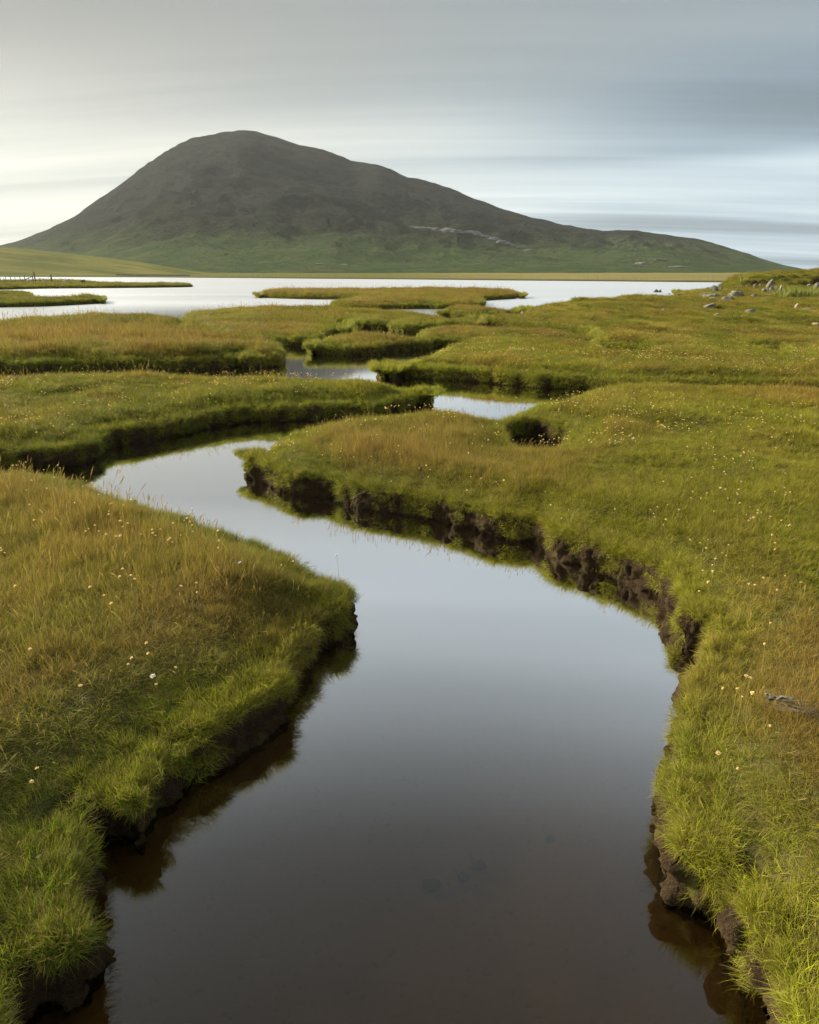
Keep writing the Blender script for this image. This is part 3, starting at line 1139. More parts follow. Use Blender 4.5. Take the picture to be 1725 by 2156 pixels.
SHORE = [(-700, 580), (-300, 581.5), (0, 583), (220, 583.6), (425, 585), (650, 587), (1050, 590.6), (1420, 594), (1559, 595), (1800, 597), (2600, 600)]
SH_AZ = np.array([bearing(x, y)[0] for x, y in SHORE])
SH_R = np.array([np.linalg.norm(at(x, y, 0)[:2]) for x, y in SHORE])
RIDGE = [(-900, 560), (-500, 548), (-200, 532), (-60, 524), (0, 517), (30, 510), (55, 501), (80, 492), (100, 485), (130, 470), (150, 459), (170, 447), (200, 425), (230, 405), (260, 385),
         (285, 366), (310, 348), (330, 334), (350, 320), (375, 305), (400, 292), (420, 286), (440, 280), (460, 274), (475, 272.5), (490, 272.5), (500, 270), (515, 270), (540, 273), (560, 279),
         (580, 284), (610, 294), (640, 302), (670, 311), (700, 321), (720, 329), (740, 339), (765, 341), (790, 346), (810, 352), (830, 360), (860, 374),
         (880, 377), (900, 382), (930, 391), (960, 402), (1000, 419), (1020, 426), (1060, 441), (1120, 458), (1180, 473), (1240, 484), (1280, 489), (1300, 485.5),
         (1320, 485), (1340, 487), (1370, 490), (1400, 494), (1440, 500), (1470, 505), (1500, 512), (1550, 528), (1600, 545), (1650, 559), (1700, 569), (1760, 574), (1900, 575), (2600, 575)]
RG_AZ, RG_T = curve(RIDGE)
LOW = [(-900, 500), (-400, 505), (-150, 514), (0, 521), (60, 525), (120, 531), (200, 540), (260, 548), (300, 553), (340, 560), (370, 565), (410, 571), (450, 575), (600, 582), (900, 590)]
LW_AZ, LW_T = curve(LOW)
R_RIDGE, R_BASE, R_LOW = 1700.0, 520.0, 560.0


def flat_h(a, r):
    r0 = np.interp(a, SH_AZ, SH_R)
    x, y = r * np.sin(a), r * np.cos(a)
    return -0.6 + 1.0 * sst(r - r0, -1.5, 1.5) + 0.35 * sst(r - r0, 2, 25) + 0.35 * sst(r - r0, 60, 300) + (0.25 * fbm(x * 0.03, y * 0.03, s=51, o=4)) * sst(r - r0, 2, 30)


def low_h(a, r):
    x, y = r * np.sin(a), r * np.cos(a)
    top = CAM_H + R_LOW * np.interp(a, LW_AZ, LW_T)
    u = np.clip((r - 360) / (R_LOW - 360), 0, 1)
    v = np.clip((r - R_LOW) / 320, 0, 1)
    h = (top + 3) * (u * u * (3 - 2 * u)) ** 1.1 * (1 - v * v) - 3
    return h + (0.7 * fbm(x * 0.013, y * 0.03, s=55, o=5)) * sst(h, 0.5, 5) * (1 - 0.7 * sst(u, 0.85, 1))


def mount_h(a, r):
    x, y = r * np.sin(a), r * np.cos(a)
    rr = R_RIDGE + 120 * vn(a * 5, a * 0, s=61)
    top = CAM_H + rr * np.interp(a, RG_AZ, RG_T)
    u = np.clip((r - R_BASE) / (rr - R_BASE), 0, 1)
    v = np.clip((r - rr) / 900, 0, 1)
    h = (top + 6) * (0.34 * u + 0.66 * u ** 2.1) * (1 - v * v * (3 - 2 * v)) - 5
    am = np.minimum(h / 60, 1.0) * sst(u, 0.02, 0.2) * (1 - 0.88 * sst(u, 0.82, 1.0)) * (1 - sst(v, 0, 0.01))
    am = np.maximum(am, 0)
    rid = 1 - np.abs(fbm(x * 0.0065, y * 0.0045, s=63, o=4))
    h = h + am * (10 * fbm(x * 0.006, y * 0.005, s=65, o=6, g=0.55) + 13 * (rid - 0.6) + 3.0 * fbm(x * 0.03, y * 0.03, s=67, o=4, g=0.6))
    # terraces of rock in the upper half
    st = 2.2 * vn(h * 0.06 + 0.4 * fbm(x * 0.01, y * 0.01, s=69, o=3), x * 0.004, s=70)
    h = h + st * am * sst(u, 0.2, 0.5)
    rough = sst(u, 0.8, 1.0) * (1 - sst(v, 0, 0.05)) * np.minimum(top / 80, 1)
    return h + rough * 1.1 * fbm(x * 0.03, y * 0.02, s=71, o=4, g=0.6)


def polar_sheet(name, hf, a0, a1, da, rs, mat):
    az = np.radians(np.arange(a0, a1 + 1e-6, da))
    if rs.ndim == 1:
        A, Rr = np.meshgrid(az, rs)
    else:
        A = np.broadcast_to(az, (rs.shape[0], len(az)))
        Rr = rs
    H = hf(A, Rr)
    co = np.stack((Rr * np.sin(A), Rr * np.cos(A), H), -1).reshape(-1, 3)
    na = len(az)
    i, j = np.meshgrid(np.arange(A.shape[0] - 1), np.arange(na - 1), indexing='ij')
    q = np.stack((i * na + j, i * na + j + 1, (i + 1) * na + j + 1, (i + 1) * na + j), -1).reshape(-1, 4)[:, ::-1]
    return mesh_obj(name, co, q, mat)


def mat_far(kind):
    m, k = material(kind)
    g = k.n('ShaderNodeNewGeometry')
    pos = g.outputs['Position']
    z = k.n('ShaderNodeSeparateXYZ', i_0=pos).outputs[2]
    st = k.n('ShaderNodeVectorMath', operation='MULTIPLY', i_0=pos, i_1=(1, 1, 2.2)).outputs[0]
    if kind == 'mountain_heath':
        n1 = k.noise(st, 0.006, 6, 0.62)
        n2 = k.noise(st, 0.028, 6, 0.68)
        n3 = k.noise(st, 0.12, 5, 0.7)
        hz = k.math('ADD', z, k.math('MULTIPLY', k.math('SUBTRACT', n1, 0.5), 120))
        heath = k.mix(k.sstep(n2, 0.36, 0.64), (0.005, 0.0065, 0.006), (0.016, 0.021, 0.014))  # heather tones, with cloud shade over the mountain put into the dark colour
        green = k.mix(k.sstep(n2, 0.4, 0.62), (0.038, 0.064, 0.023), (0.064, 0.080, 0.031))
        mid = k.mix(k.sstep(n3, 0.4, 0.6), (0.015, 0.020, 0.010), (0.029, 0.033, 0.016))
        c = k.mix(k.sstep(hz, 8, 72), green, mid)
        c = k.mix(k.sstep(hz, 35, 120), c, heath)
        scree = k.math('MULTIPLY', k.sstep(n3, 0.62, 0.70), k.sstep(n1, 0.48, 0.62))
        c = k.mix(k.math('MULTIPLY', scree, 0.6), c, (0.085, 0.097, 0.09))
        h = k.math('ADD', n3, k.math('MULTIPLY', n2, 2.0))
        simple_out(k, c, 1.0, 0.02, bump(k, h, 1.0, 9.0))
    elif kind == 'hill_pasture':
        n1 = k.noise(k.n('ShaderNodeVectorMath', operation='MULTIPLY', i_0=pos, i_1=(0.25, 1, 3)).outputs[0], 0.05, 5, 0.6)
        n2 = k.noise(st, 0.15, 5, 0.7)
        c = k.mix(k.sstep(n1, 0.36, 0.62), (0.072, 0.082, 0.020), (0.165, 0.148, 0.042))
        c = k.mix(k.math('MULTIPLY', n2, 0.5), c, (0.09, 0.10, 0.025))
        simple_out(k, c, 1.0, 0.02, bump(k, n2, 0.6, 1.2))
    else:
        n1 = k.noise(k.n('ShaderNodeVectorMath', operation='MULTIPLY', i_0=pos, i_1=(0.2, 1, 1)).outputs[0], 0.06, 4, 0.6)
        n2 = k.noise(pos, 0.5, 5, 0.7)
        c = k.mix(k.sstep(n1, 0.35, 0.65), (0.15, 0.13, 0.050), (0.20, 0.165, 0.070))
        c = k.mix(k.math('MULTIPLY', n2, 0.5), c, (0.13, 0.13, 0.035))
        xx = k.n('ShaderNodeSeparateXYZ', i_0=pos).outputs[0]
        c = k.mix(k.sstep(xx, 60, -30), c, (0.105, 0.105, 0.030))
        c = k.mix(k.sstep(z, 0.55, 0.15), c, (0.05, 0.045, 0.025))
        simple_out(k, c, 1.0, 0.02, bump(k, n2, 0.5, 0.4))
    return m


def build_far():
    az = np.radians(np.arange(-60, 36.01, 0.25))
    r0 = np.interp(az, SH_AZ, SH_R)
    t = np.concatenate([[-3, -1.5, -0.8, -0.2, 0.4, 1, 1.7, 3, 6], np.exp(np.linspace(math.log(10), math.log(900), 40))])
    o = polar_sheet('far_shore', flat_h, -60, 36, 0.25, r0[None, :] + t[:, None], mat_far('shore_grass'))
    tag(o, 'flat strip of dry golden grass along the far side of the loch', kind='structure')
    o = polar_sheet('hill', low_h, -60, 2, 0.12, np.linspace(362, 880, 110), mat_far('hill_pasture'))
    tag(o, 'low grassy hill on the far shore at the left', kind='structure')
    u = np.linspace(0, 1, 130) ** 1.15
    rs = np.concatenate([R_BASE + (1760 - R_BASE) * u, np.linspace(1780, 2650, 16)])
    o = polar_sheet('mountain', mount_h, -58, 36, 0.085, rs, mat_far('mountain_heath'))
    tag(o, 'dark whale-backed mountain with green lower slopes across the loch', kind='structure')


build_far()


def far_hit(x, y):
    d = ray(x, y)
    d = d / math.hypot(d[0], d[1])
    a = math.atan2(d[0], d[1])
    t = np.linspace(150, 1750, 6000)
    A = np.full_like(t, a)
    h = np.maximum.reduce([flat_h(A, t), np.where(t > 362, low_h(A, t), -9) if a < 0.03 else np.full_like(t, -9), np.where(t > R_BASE, mount_h(A, t), -9)])
    h = np.maximum(h, 0)
    ok = CAM_H + d[2] * t <= h
    i = int(np.argmax(ok)) if ok.any() else len(t) - 1
    return np.array((d[0] * t[i], d[1] * t[i], h[i])), t[i]


# ------------------------------------------------------------------ stones
def rock_mesh(seed, sub=3, jag=0.35, flat=0.0):
    bm = bmesh.new()
    bmesh.ops.create_icosphere(bm, subdivisions=sub, radius=1)
    co = np.array([v.co for v in bm.verts])
    r = np.random.default_rng(seed)
    # cut a few flat facets, then roughen
    for i in range(9):
        n = r.normal(size=3)
        n /= np.linalg.norm(n)
        dd = r.uniform(0.62, 0.92)
        p = co @ n
        co = co - np.maximum(p - dd, 0)[:, None] * n
    q = co * 1.7 + seed * 3.1
    co = co * (1 + jag * 0.35 * fbm(q[:, 0], q[:, 1], q[:, 2], 4, s=seed % 50))[:, None]
    if flat:
        co[:, 2] = np.where(co[:, 2] > 1 - flat, 1 - flat + (co[:, 2] - 1 + flat) * 0.15, co[:, 2])
    for v, c in zip(bm.verts, co):
        v.co = c
    return bm


M_PALE = mat_stone('pale_gneiss', (0.14, 0.130, 0.112), (0.24, 0.230, 0.198))
M_GREY = mat_stone('grey_gneiss', (0.11, 0.103, 0.092), (0.22, 0.21, 0.19))
M_DARK = mat_stone('dark_wet_stone', (0.05, 0.045, 0.04), (0.09, 0.085, 0.07))
M_SUNK = mat_plain('sunk_stone', (0.045, 0.036, 0.024), (0.075, 0.058, 0.036), 8)
M_BEIGE = mat_stone('beige_stone', (0.33, 0.255, 0.17), (0.38, 0.31, 0.22))
M_BROWN = mat_stone('brown_stone', (0.16, 0.105, 0.06), (0.24, 0.18, 0.11))


def stone(name, label, x, y, w, h, mat, seed, group=None, tilt=0.0, flat=0.0, sink=0.5, deep=0.8, cat='stone', hit=None, yaw=None):
    """x, y: middle of the stone in the photograph, w and h its size there"""
    p, r = hit if hit else ground_hit(x, y + h * 0.4)
    z = math.hypot(r, CAM_H - p[2])
    W_, H_ = w * z / FD, h * z / FD
    o = bm_obj(name, rock_mesh(seed, flat=flat), mat, smooth=False)
    hz = H_ * (0.5 + sink * 0.5)
    o.scale = (W_ / 1.75, W_ / 1.75 * deep, hz / 0.85)
    o.rotation_euler = (0, tilt, random.uniform(-0.3, 0.3) - math.atan2(p[0], p[1]) if yaw is None else yaw)
    o.location = (p[0], p[1], p[2] + H_ * 0.5 - hz * 0.5 * sink)
    tag(o, label, cat, group)
    return o


def cx(px, py):                                     # the enlarged survey sheet of the knoll
    return 1409 + px * 0.18306, 557.9 + py * 0.18306


STONES = [
 ('boulder', 'large rounded pale boulder on the loch edge of the knoll', 515, 283, 95, 45, 'p', 0.0, 0.0),
 ('boulder', 'smaller grey boulder touching the large pale boulder on the loch edge', 588, 280, 45, 34, 'g', 0.0, 0.0),
 ('stone', 'dark flat stone below the large pale boulder', 400, 345, 75, 30, 'g', 0.1, 0.2),
 ('stone', 'long lichened slab in front of the dark flat stone', 465, 370, 170, 40, 'g', -0.08, 0.3),
 ('stone', 'small pale stone under the long lichened slab', 505, 395, 68, 30, 'p', 0.0, 0.2),
 ('stone', 'thick dark-sided slab with a pale top, middle of the slope', 765, 340, 135, 55, 'g', 0.08, 0.4),
 ('stone', 'low mottled slab downhill of the thick dark-sided slab', 680, 400, 120, 42, 'g', -0.1, 0.25),
 ('stone', 'long pale tilted slab low on the slope towards the loch', 455, 483, 120, 42, 'p', -0.3, 0.4),
 ('stone', 'small pale stone at the end of the long tilted slab', 510, 500, 50, 20, 'p', 0.0, 0.2),
 ('stone', 'tall upright slab leaning below the heather on the knoll', 1148, 245, 46, 76, 'p', 0.25, 0.0),
 ('stone', 'grey stone at the left end of the row below the upright slab', 1085, 306, 48, 36, 'g', 0.0, 0.1),
 ('stone', 'flat grey stone in the middle of the row below the upright slab', 1130, 302, 80, 34, 'g', -0.1, 0.3),
 ('stone', 'blocky stone below the upright slab, at the right of the row', 1172, 294, 42, 50, 'p', 0.2, 0.0),
 ('stone', 'low pale stone behind the blocky stone on the knoll', 1210, 275, 60, 26, 'p', -0.2, 0.2),
 ('stone', 'narrow pointed stone standing above the square block', 1278, 276, 26, 42, 'b', 0.05, 0.0),
 ('stone', 'square pale block beside the sword-leaved plants', 1262, 318, 50, 46, 'p', 0.05, 0.1),
 ('stone', 'grey rounded stone halfway up the knoll, alone', 975, 362, 55, 36, 'g', 0.0, 0.1),
 ('stone', 'thin pale stone lying in bright grass left of the sword leaves', 1145, 356, 60, 22, 'p', -0.2, 0.3),
 ('stone', 'upright rounded beige stone beside flat slabs near the right edge', 1463, 502, 42, 50, 'b', 0.0, 0.0),
 ('stone', 'flat slab just right of the rounded beige stone', 1535, 514, 110, 30, 'p', -0.1, 0.4),
 ('stone', 'broad pale slab overlapping the flat slab beside the beige stone', 1605, 526, 100, 38, 'p', 0.05, 0.4),
 ('stone', 'thin sliver of rock at the right edge beside the broad pale slab', 1698, 515, 64, 14, 'p', 0.0, 0.4),
 ('stone', 'jagged two-toned stone alone in the rough grass below the slope', 918, 553, 104, 40, 'p', -0.25, 0.1),
 ('stone', 'brown peaked stone in the grass on the flat', 550, 583, 80, 28, 'n', 0.1, 0.0),
 ('stone', 'dull grey stone sunk in the grass right of the brown peaked stone', 672, 590, 60, 16, 'g', 0.0, 0.2),
 ('stone', 'flat white stone lying alone on the grass near the loch', 70, 502, 55, 12, 'p', 0.0, 0.5),
 ('stone', 'small pinkish stone on the grassy spit', 340, 308, 26, 14, 'b', 0.0, 0.0),
 ('stone', 'dark wedge of rock at the water beside the grassy spit', 120, 363, 52, 26, 'd', 0.2, 0.0),
 ('stone', 'large pale stone on the knoll at the right edge', 1690, 268, 48, 60, 'p', 0.15, 0.0),
 ('stone', 'small stone left of the large pale one at the right edge of the knoll', 1612, 247, 40, 26, 'p', 0.0, 0.0),
 ('stone', 'pale stone poking from the heather near the top of the knoll', 985, 250, 32, 30, 'p', 0.1, 0.0),
 ('stone', 'flat stone low in the front of the knoll above the loch', 820, 259, 50, 22, 'p', -0.1, 0.2),
 ('stone', 'small stone between the flat knoll stone and the heather', 890, 256, 24, 20, 'p', 0.0, 0.0),
 ('stone', 'small pale stone left of the upright slab', 1046, 240, 26, 22, 'p', 0.0, 0.0),
 ('stone', 'beige slab half buried at the right edge below the slope', 1690, 686, 84, 24, 'b', 0.0, 0.3),
 ('stone', 'scrap of bare rock in the tall grass below the slope', 1290, 700, 70, 12, 'b', 0.0, 0.3),
]
MATS = {'p': M_PALE, 'g': M_GREY, 'd': M_DARK, 'b': M_BEIGE, 'n': M_BROWN}


def build_stones():
    for i, (nm, lb, px, py, w, h, m, tl, fl) in enumerate(STONES):
        x, y = cx(px, py)
        stone(nm, lb, x, y, w * 0.18306 * 1.05, h * 0.18306 * 1.1, MATS[m], 100 + i, 'stones on the slope at the right', tl, fl)
    g = 'dark stones in the water'
    stone('stone', 'pale stone standing alone in the green grass of the far plain', 1397, 655, 8, 6.5, M_PALE, 151)
    stone('stone', 'small dark stone in the shallow channel between the far lobes', 1091, 658, 10, 4, M_DARK, 152, g, hit=(at(1091, 659), 42))
    stone('rock', 'dark pointed rock standing in the loch, without a bird', 1381, 613.5, 8, 4.5, M_DARK, 153, 'dark rocks in the loch', cat='rock', hit=(at(1381, 615.4), 96))
    p = at(1389.5, 615.6)
    stone('rock', 'dark rock in the loch with a bird perched on it', 1389.5, 614, 6, 3.4, M_DARK, 154, 'dark rocks in the loch', cat='rock', hit=(p, 96))
    stone('rock', 'low dark rock just breaking the surface of the loch', 1409, 619, 5, 1.4, M_DARK, 155, 'dark rocks in the loch', cat='rock', hit=(at(1409, 619.6), 84))
    stone('stone', 'whitish lump of stone in the left bank grass near the bend', 284, 1058, 11, 7, M_PALE, 156)
    for i, (x, y, w, h) in enumerate(((1170, 1775, 34, 13), (975, 1850, 24, 14), (1005, 1822, 30, 10), (908, 1863, 30, 6))):
        lb = ['dark stone under water in the creek, nearest the right bank', 'round dark stone under water in the middle of the creek',
              'faint dark stone under water just above the round one', 'thin dark streak of stone under water, left of the round one'][i]
        b = at(x, y, -0.31)
        o = stone('stone', lb, x, y, w, h, M_SUNK, 160 + i, 'stones on the creek bed', hit=(b, float(np.linalg.norm(b[:2]))), deep=0.7)
        o.scale.z = 0.03
    # crag along the mountain side
    pts = [(884, 481, 16, 5), (903, 483, 20, 7), (921, 485, 15, 6), (943, 487, 26, 9), (963, 489, 17, 9), (981, 491, 14, 7), (1003, 494, 32, 10),
           (1026, 501, 18, 9), (1044, 507, 20, 9), (1061, 512, 18, 8), (1076, 518, 18, 7), (1094, 523, 16, 5), (1112, 527, 12, 4), (870, 479, 10, 4)]
    c, _ = far_hit(985, 493)
    root = empty('rock_outcrop', c)
    tag(root, 'pale broken crag running across the mountain side', 'crag')
    for i, (x, y, w, h) in enumerate(pts):
        p, r = far_hit(x, y)
        o = bm_obj('rock_face', rock_mesh(200 + i, jag=0.7), M_CRAG, parent=root)
        o.location = Vector(p) - Vector(c)
        o.scale = (w * r / FD / 1.25, w * r / FD / 3.0, h * r / FD / 1.5)
        o.rotation_euler = (0.2, random.uniform(-0.1, 0.3), random.uniform(-0.3, 0.3))
    for i, (x, y, w, h, lb) in enumerate(((1242, 1051, 0, 0, ''),)):
        pass
    for i, (x, y, w, h, lb) in enumerate(((725, 558, 22, 4, 'pale rock patch on the green foot of the mountain, left of centre'),
                                          (672, 557, 26, 4, 'pair of pale rocks low on the mountain, beside the low hill'),
                                          (1352, 556, 26, 7, 'grey rock patch low on the mountain above the golden shore'),
                                          (1430, 563, 40, 5, 'long grey rock slab at the mountain foot, near the knoll'),
                                          (1390, 548, 20, 6, 'grey rock patch higher up the right flank of the mountain'))):
        p, r = far_hit(x, y)
        o = bm_obj('rock_outcrop', rock_mesh(230 + i, jag=0.6), M_CRAG)
        o.location = p
        o.scale = (w * r / FD / 1.9, w * r / FD / 3, h * r / FD / 1.9)
        tag(o, lb, 'crag', 'rock patches on the mountain foot')


M_CRAG = mat_stone('crag_rock', (0.125, 0.12, 0.115), (0.20, 0.195, 0.185))
build_stones()


# ------------------------------------------------------------------ tubes and small built things
def tube(bm, pts, rad, n=6, cap=True):
    pts = [Vector(p) for p in pts]
    rads = rad if isinstance(rad, (list, tuple)) else [rad] * len(pts)
    rings = []
    for i, p in enumerate(pts):
        d = (pts[min(i + 1, len(pts) - 1)] - pts[max(i - 1, 0)]).normalized()
        u = d.orthogonal().normalized() if not rings else (u - d * u.dot(d)).normalized()
        w = d.cross(u)
        rings.append([bm.verts.new(p + (u * math.cos(2 * PI * k / n) + w * math.sin(2 * PI * k / n)) * rads[i]) for k in range(n)])
    for a, b in zip(rings, rings[1:]):
        for k in range(n):
            bm.faces.new((a[k], a[(k + 1) % n], b[(k + 1) % n], b[k]))
    if cap:
        bm.faces.new(list(reversed(rings[0])))
        bm.faces.new(rings[-1])


M_POST = mat_plain('weathered_wood', (0.060, 0.050, 0.040), (0.14, 0.115, 0.085), 6)
M_GPOST = mat_plain('silvered_wood', (0.16, 0.14, 0.11), (0.26, 0.235, 0.19), 6)
M_WIRE = mat_plain('fence_wire', (0.05, 0.05, 0.05), (0.09, 0.085, 0.08), 4)
M_FLEECE = mat_plain('sheep_fleece', (0.42, 0.40, 0.34), (0.60, 0.57, 0.50), 14, bdist=0.03)
M_DFLEECE = mat_plain('dark_fleece', (0.025, 0.022, 0.020), (0.055, 0.048, 0.042), 14, bdist=0.03)
M_FACE = mat_plain('sheep_face', (0.02, 0.018, 0.016), (0.035, 0.03, 0.028), 10)
M_BIRD = mat_plain('gull_feathers', (0.50, 0.50, 0.50), (0.7, 0.7, 0.69), 12)
M_BEAK = mat_plain('beak', (0.5, 0.3, 0.04), (0.6, 0.38, 0.06), 8)
M_WALL = mat_stone('field_stone', (0.10, 0.095, 0.085), (0.2, 0.19, 0.17))


def build_fences():
    # on the islet: posts one by one, some leaning, two stout ones
    spec = [(10, 88, 158, 0.05, 0), (88, 104, 158, 0.05, -0.2), (103, 88, 157, 0.05, 0.02), (185, 66, 158, 0.06, 0.03), (224, 122, 157, 0.07, 0), (266, 82, 157, 0.05, 0),
            (353, 74, 158, 0.055, 0), (428, 68, 160, 0.07, 0.04), (497, 84, 160, 0.05, 0), (572, 82, 170, 0.09, 0), (612, 30, 165, 0.12, -0.03), (690, 112, 165, 0.06, 0.05), (800, 122, 163, 0.05, 0), (888, 66, 165, 0.14, 0.04)]
    c = np.array((152 * math.sin(bearing(60, 588)[0]), 152 * math.cos(bearing(60, 588)[0]), 0.45))
    root = empty('wire_fence', c)
    tag(root, 'old wire fence with leaning wooden posts on the flat islet', 'fence')
    s = 1 / 4.3125 / 1.9
    tops = []
    for i, (px, ty, by, rad, lean) in enumerate(spec):
        x, yb = px * s, (1080 / 1.9) + by * s
        az = bearing(x, 588)[0]
        p = np.array((152 * math.sin(az), 152 * math.cos(az), 0.0))
        hgt = (by - ty) * s * 160 / FD + 0.25
        gz = float(samp(GH, p[0], p[1]))
        bm = bmesh.new()
        tube(bm, [(0, 0, -0.3), (lean * hgt * 0.5, 0, hgt * 0.5), (lean * hgt, 0, hgt)], [rad, rad * 0.97, rad * 0.9], 7)
        o = bm_obj('post', bm, M_POST, root)
        o.location = Vector((p[0], p[1], gz)) - Vector(c)
        tops.append((o.location + Vector((lean * hgt, 0, hgt)), o.location))
        if i in (9, 10):
            o['label'] = 'stout post with a brace' if i == 9 else 'tallest stout post'
    bm = bmesh.new()
    tube(bm, [tops[9][1] + Vector((-2.2, 0, 0.45)), tops[9][0] + Vector((0, 0, -0.25))], 0.05, 6)
    bm_obj('brace', bm, M_POST, root)
    for f in (0.35, 0.62, 0.88):
        bm = bmesh.new()
        tube(bm, [b.lerp(t, min(f * 1.35 / max((t - b).length, 0.3), 0.97)) + Vector((0, -0.08, 0)) for t, b in tops if (t - b).length > 0.8], 0.012, 4)
        bm_obj('wire', bm, M_WIRE, root)
    # along the far shore
    a = [(x, y) for x, y in ((0, 583), (425, 585), (1050, 590.6), (1540, 595))]
    for k, (x0, x1, off, lb) in enumerate(((-20, 640, 9.0, 'thin post fence along the far shore at the left'), (660, 1200, 7.0, 'thin post fence along the middle of the far shore'),
                                           (1215, 1530, 5.0, 'thin post fence on the golden shore near the knoll'))):
        pts = []
        n = int((x1 - x0) / 13)
        for i in range(n + 1):
            x = x0 + (x1 - x0) * i / n + random.uniform(-5, 5)
            az = bearing(x, 588)[0]
            r = float(np.interp(az, SH_AZ, SH_R)) + off + 3 * math.sin(i * 0.4)
            z = float(flat_h(np.array([az]), np.array([r]))[0])
            pts.append(Vector((r * math.sin(az), r * math.cos(az), z)))
        root = empty('post_fence', pts[0])
        tag(root, lb, 'fence', 'fences on the far shore')
        bm = bmesh.new()
        tube(bm, [(0, 0, -0.2), (0.01, 0, 0.6), (0, 0, 1.25)], [0.05, 0.048, 0.045], 6)
        me = None
        for p in pts:
            if me is None:
                o = bm_obj('post', bm, M_GPOST, root)
                me = o.data
            else:
                o = bpy.data.objects.new('post', me)
                COL.objects.link(o)
                o.parent = root
            o.location = p - pts[0]
            o.scale = (1, 1, random.uniform(0.55, 1.1))
            o.rotation_euler = (random.uniform(-.06, .06), random.uniform(-.08, .08), 0)
        for hz in (0.55, 0.95):
            bm = bmesh.new()
            tube(bm, [p - pts[0] + Vector((0, -0.09, hz)) for p in pts], 0.005, 4)
            bm_obj('wire', bm, M_WIRE, root)
    # tumbled stone wall at the foot of the low hill
    pts = []
    for i in range(74):
        x = 246 + i * 2.1 + random.uniform(-0.6, 0.6)
        az = bearing(x, 588)[0]
        r = float(np.interp(az, SH_AZ, SH_R)) + 22
        pts.append(Vector((r * math.sin(az), r * math.cos(az), float(flat_h(np.array([az]), np.array([r]))[0]))))
    root = empty('stone_wall', pts[0])
    tag(root, 'tumbled dark dry-stone wall along the far shore below the low hill', 'wall')
    mes = [bm_obj('stone', rock_mesh(300 + i, sub=2), M_WALL, col=None).data for i in range(5)]
    for p in pts:
        o = bpy.data.objects.new('stone', random.choice(mes))
        COL.objects.link(o)
        o.parent = root
        o.location = p - pts[0] + Vector((0, 0, 0.25))
        o.scale = (random.uniform(0.28, 0.5), 0.35, random.uniform(0.25, 0.55))
        o.rotation_euler = (0, random.uniform(-.4, .4), random.uniform(0, 3))


build_fences()


def skin_body(name, verts, edges, radii, mat, parent=None, sub=2, col=COL):
    me = bpy.data.meshes.new(name)
    me.from_pydata(verts, edges, [])
    o = bpy.data.objects.new(name, me)
    COL.objects.link(o)
    o.modifiers.new('skin', 'SKIN').use_smooth_shade = True
    for i, r in enumerate(radii):
        me.skin_vertices[0].data[i].radius = (r, r)
    me.skin_vertices[0].data[0].use_root = True
    s = o.modifiers.new('sub', 'SUBSURF')
    s.levels = s.render_levels = sub
    dg = bpy.context.evaluated_depsgraph_get()
    nm = bpy.data.meshes.new_from_object(o.evaluated_get(dg))
    bpy.data.objects.remove(o)
    nm.materials.clear()
    nm.materials.append(mat)
    nm.shade_smooth()
    o = bpy.data.objects.new(name, nm)
    if col:
        col.objects.link(o)
    if parent:
        o.parent = parent
    return o


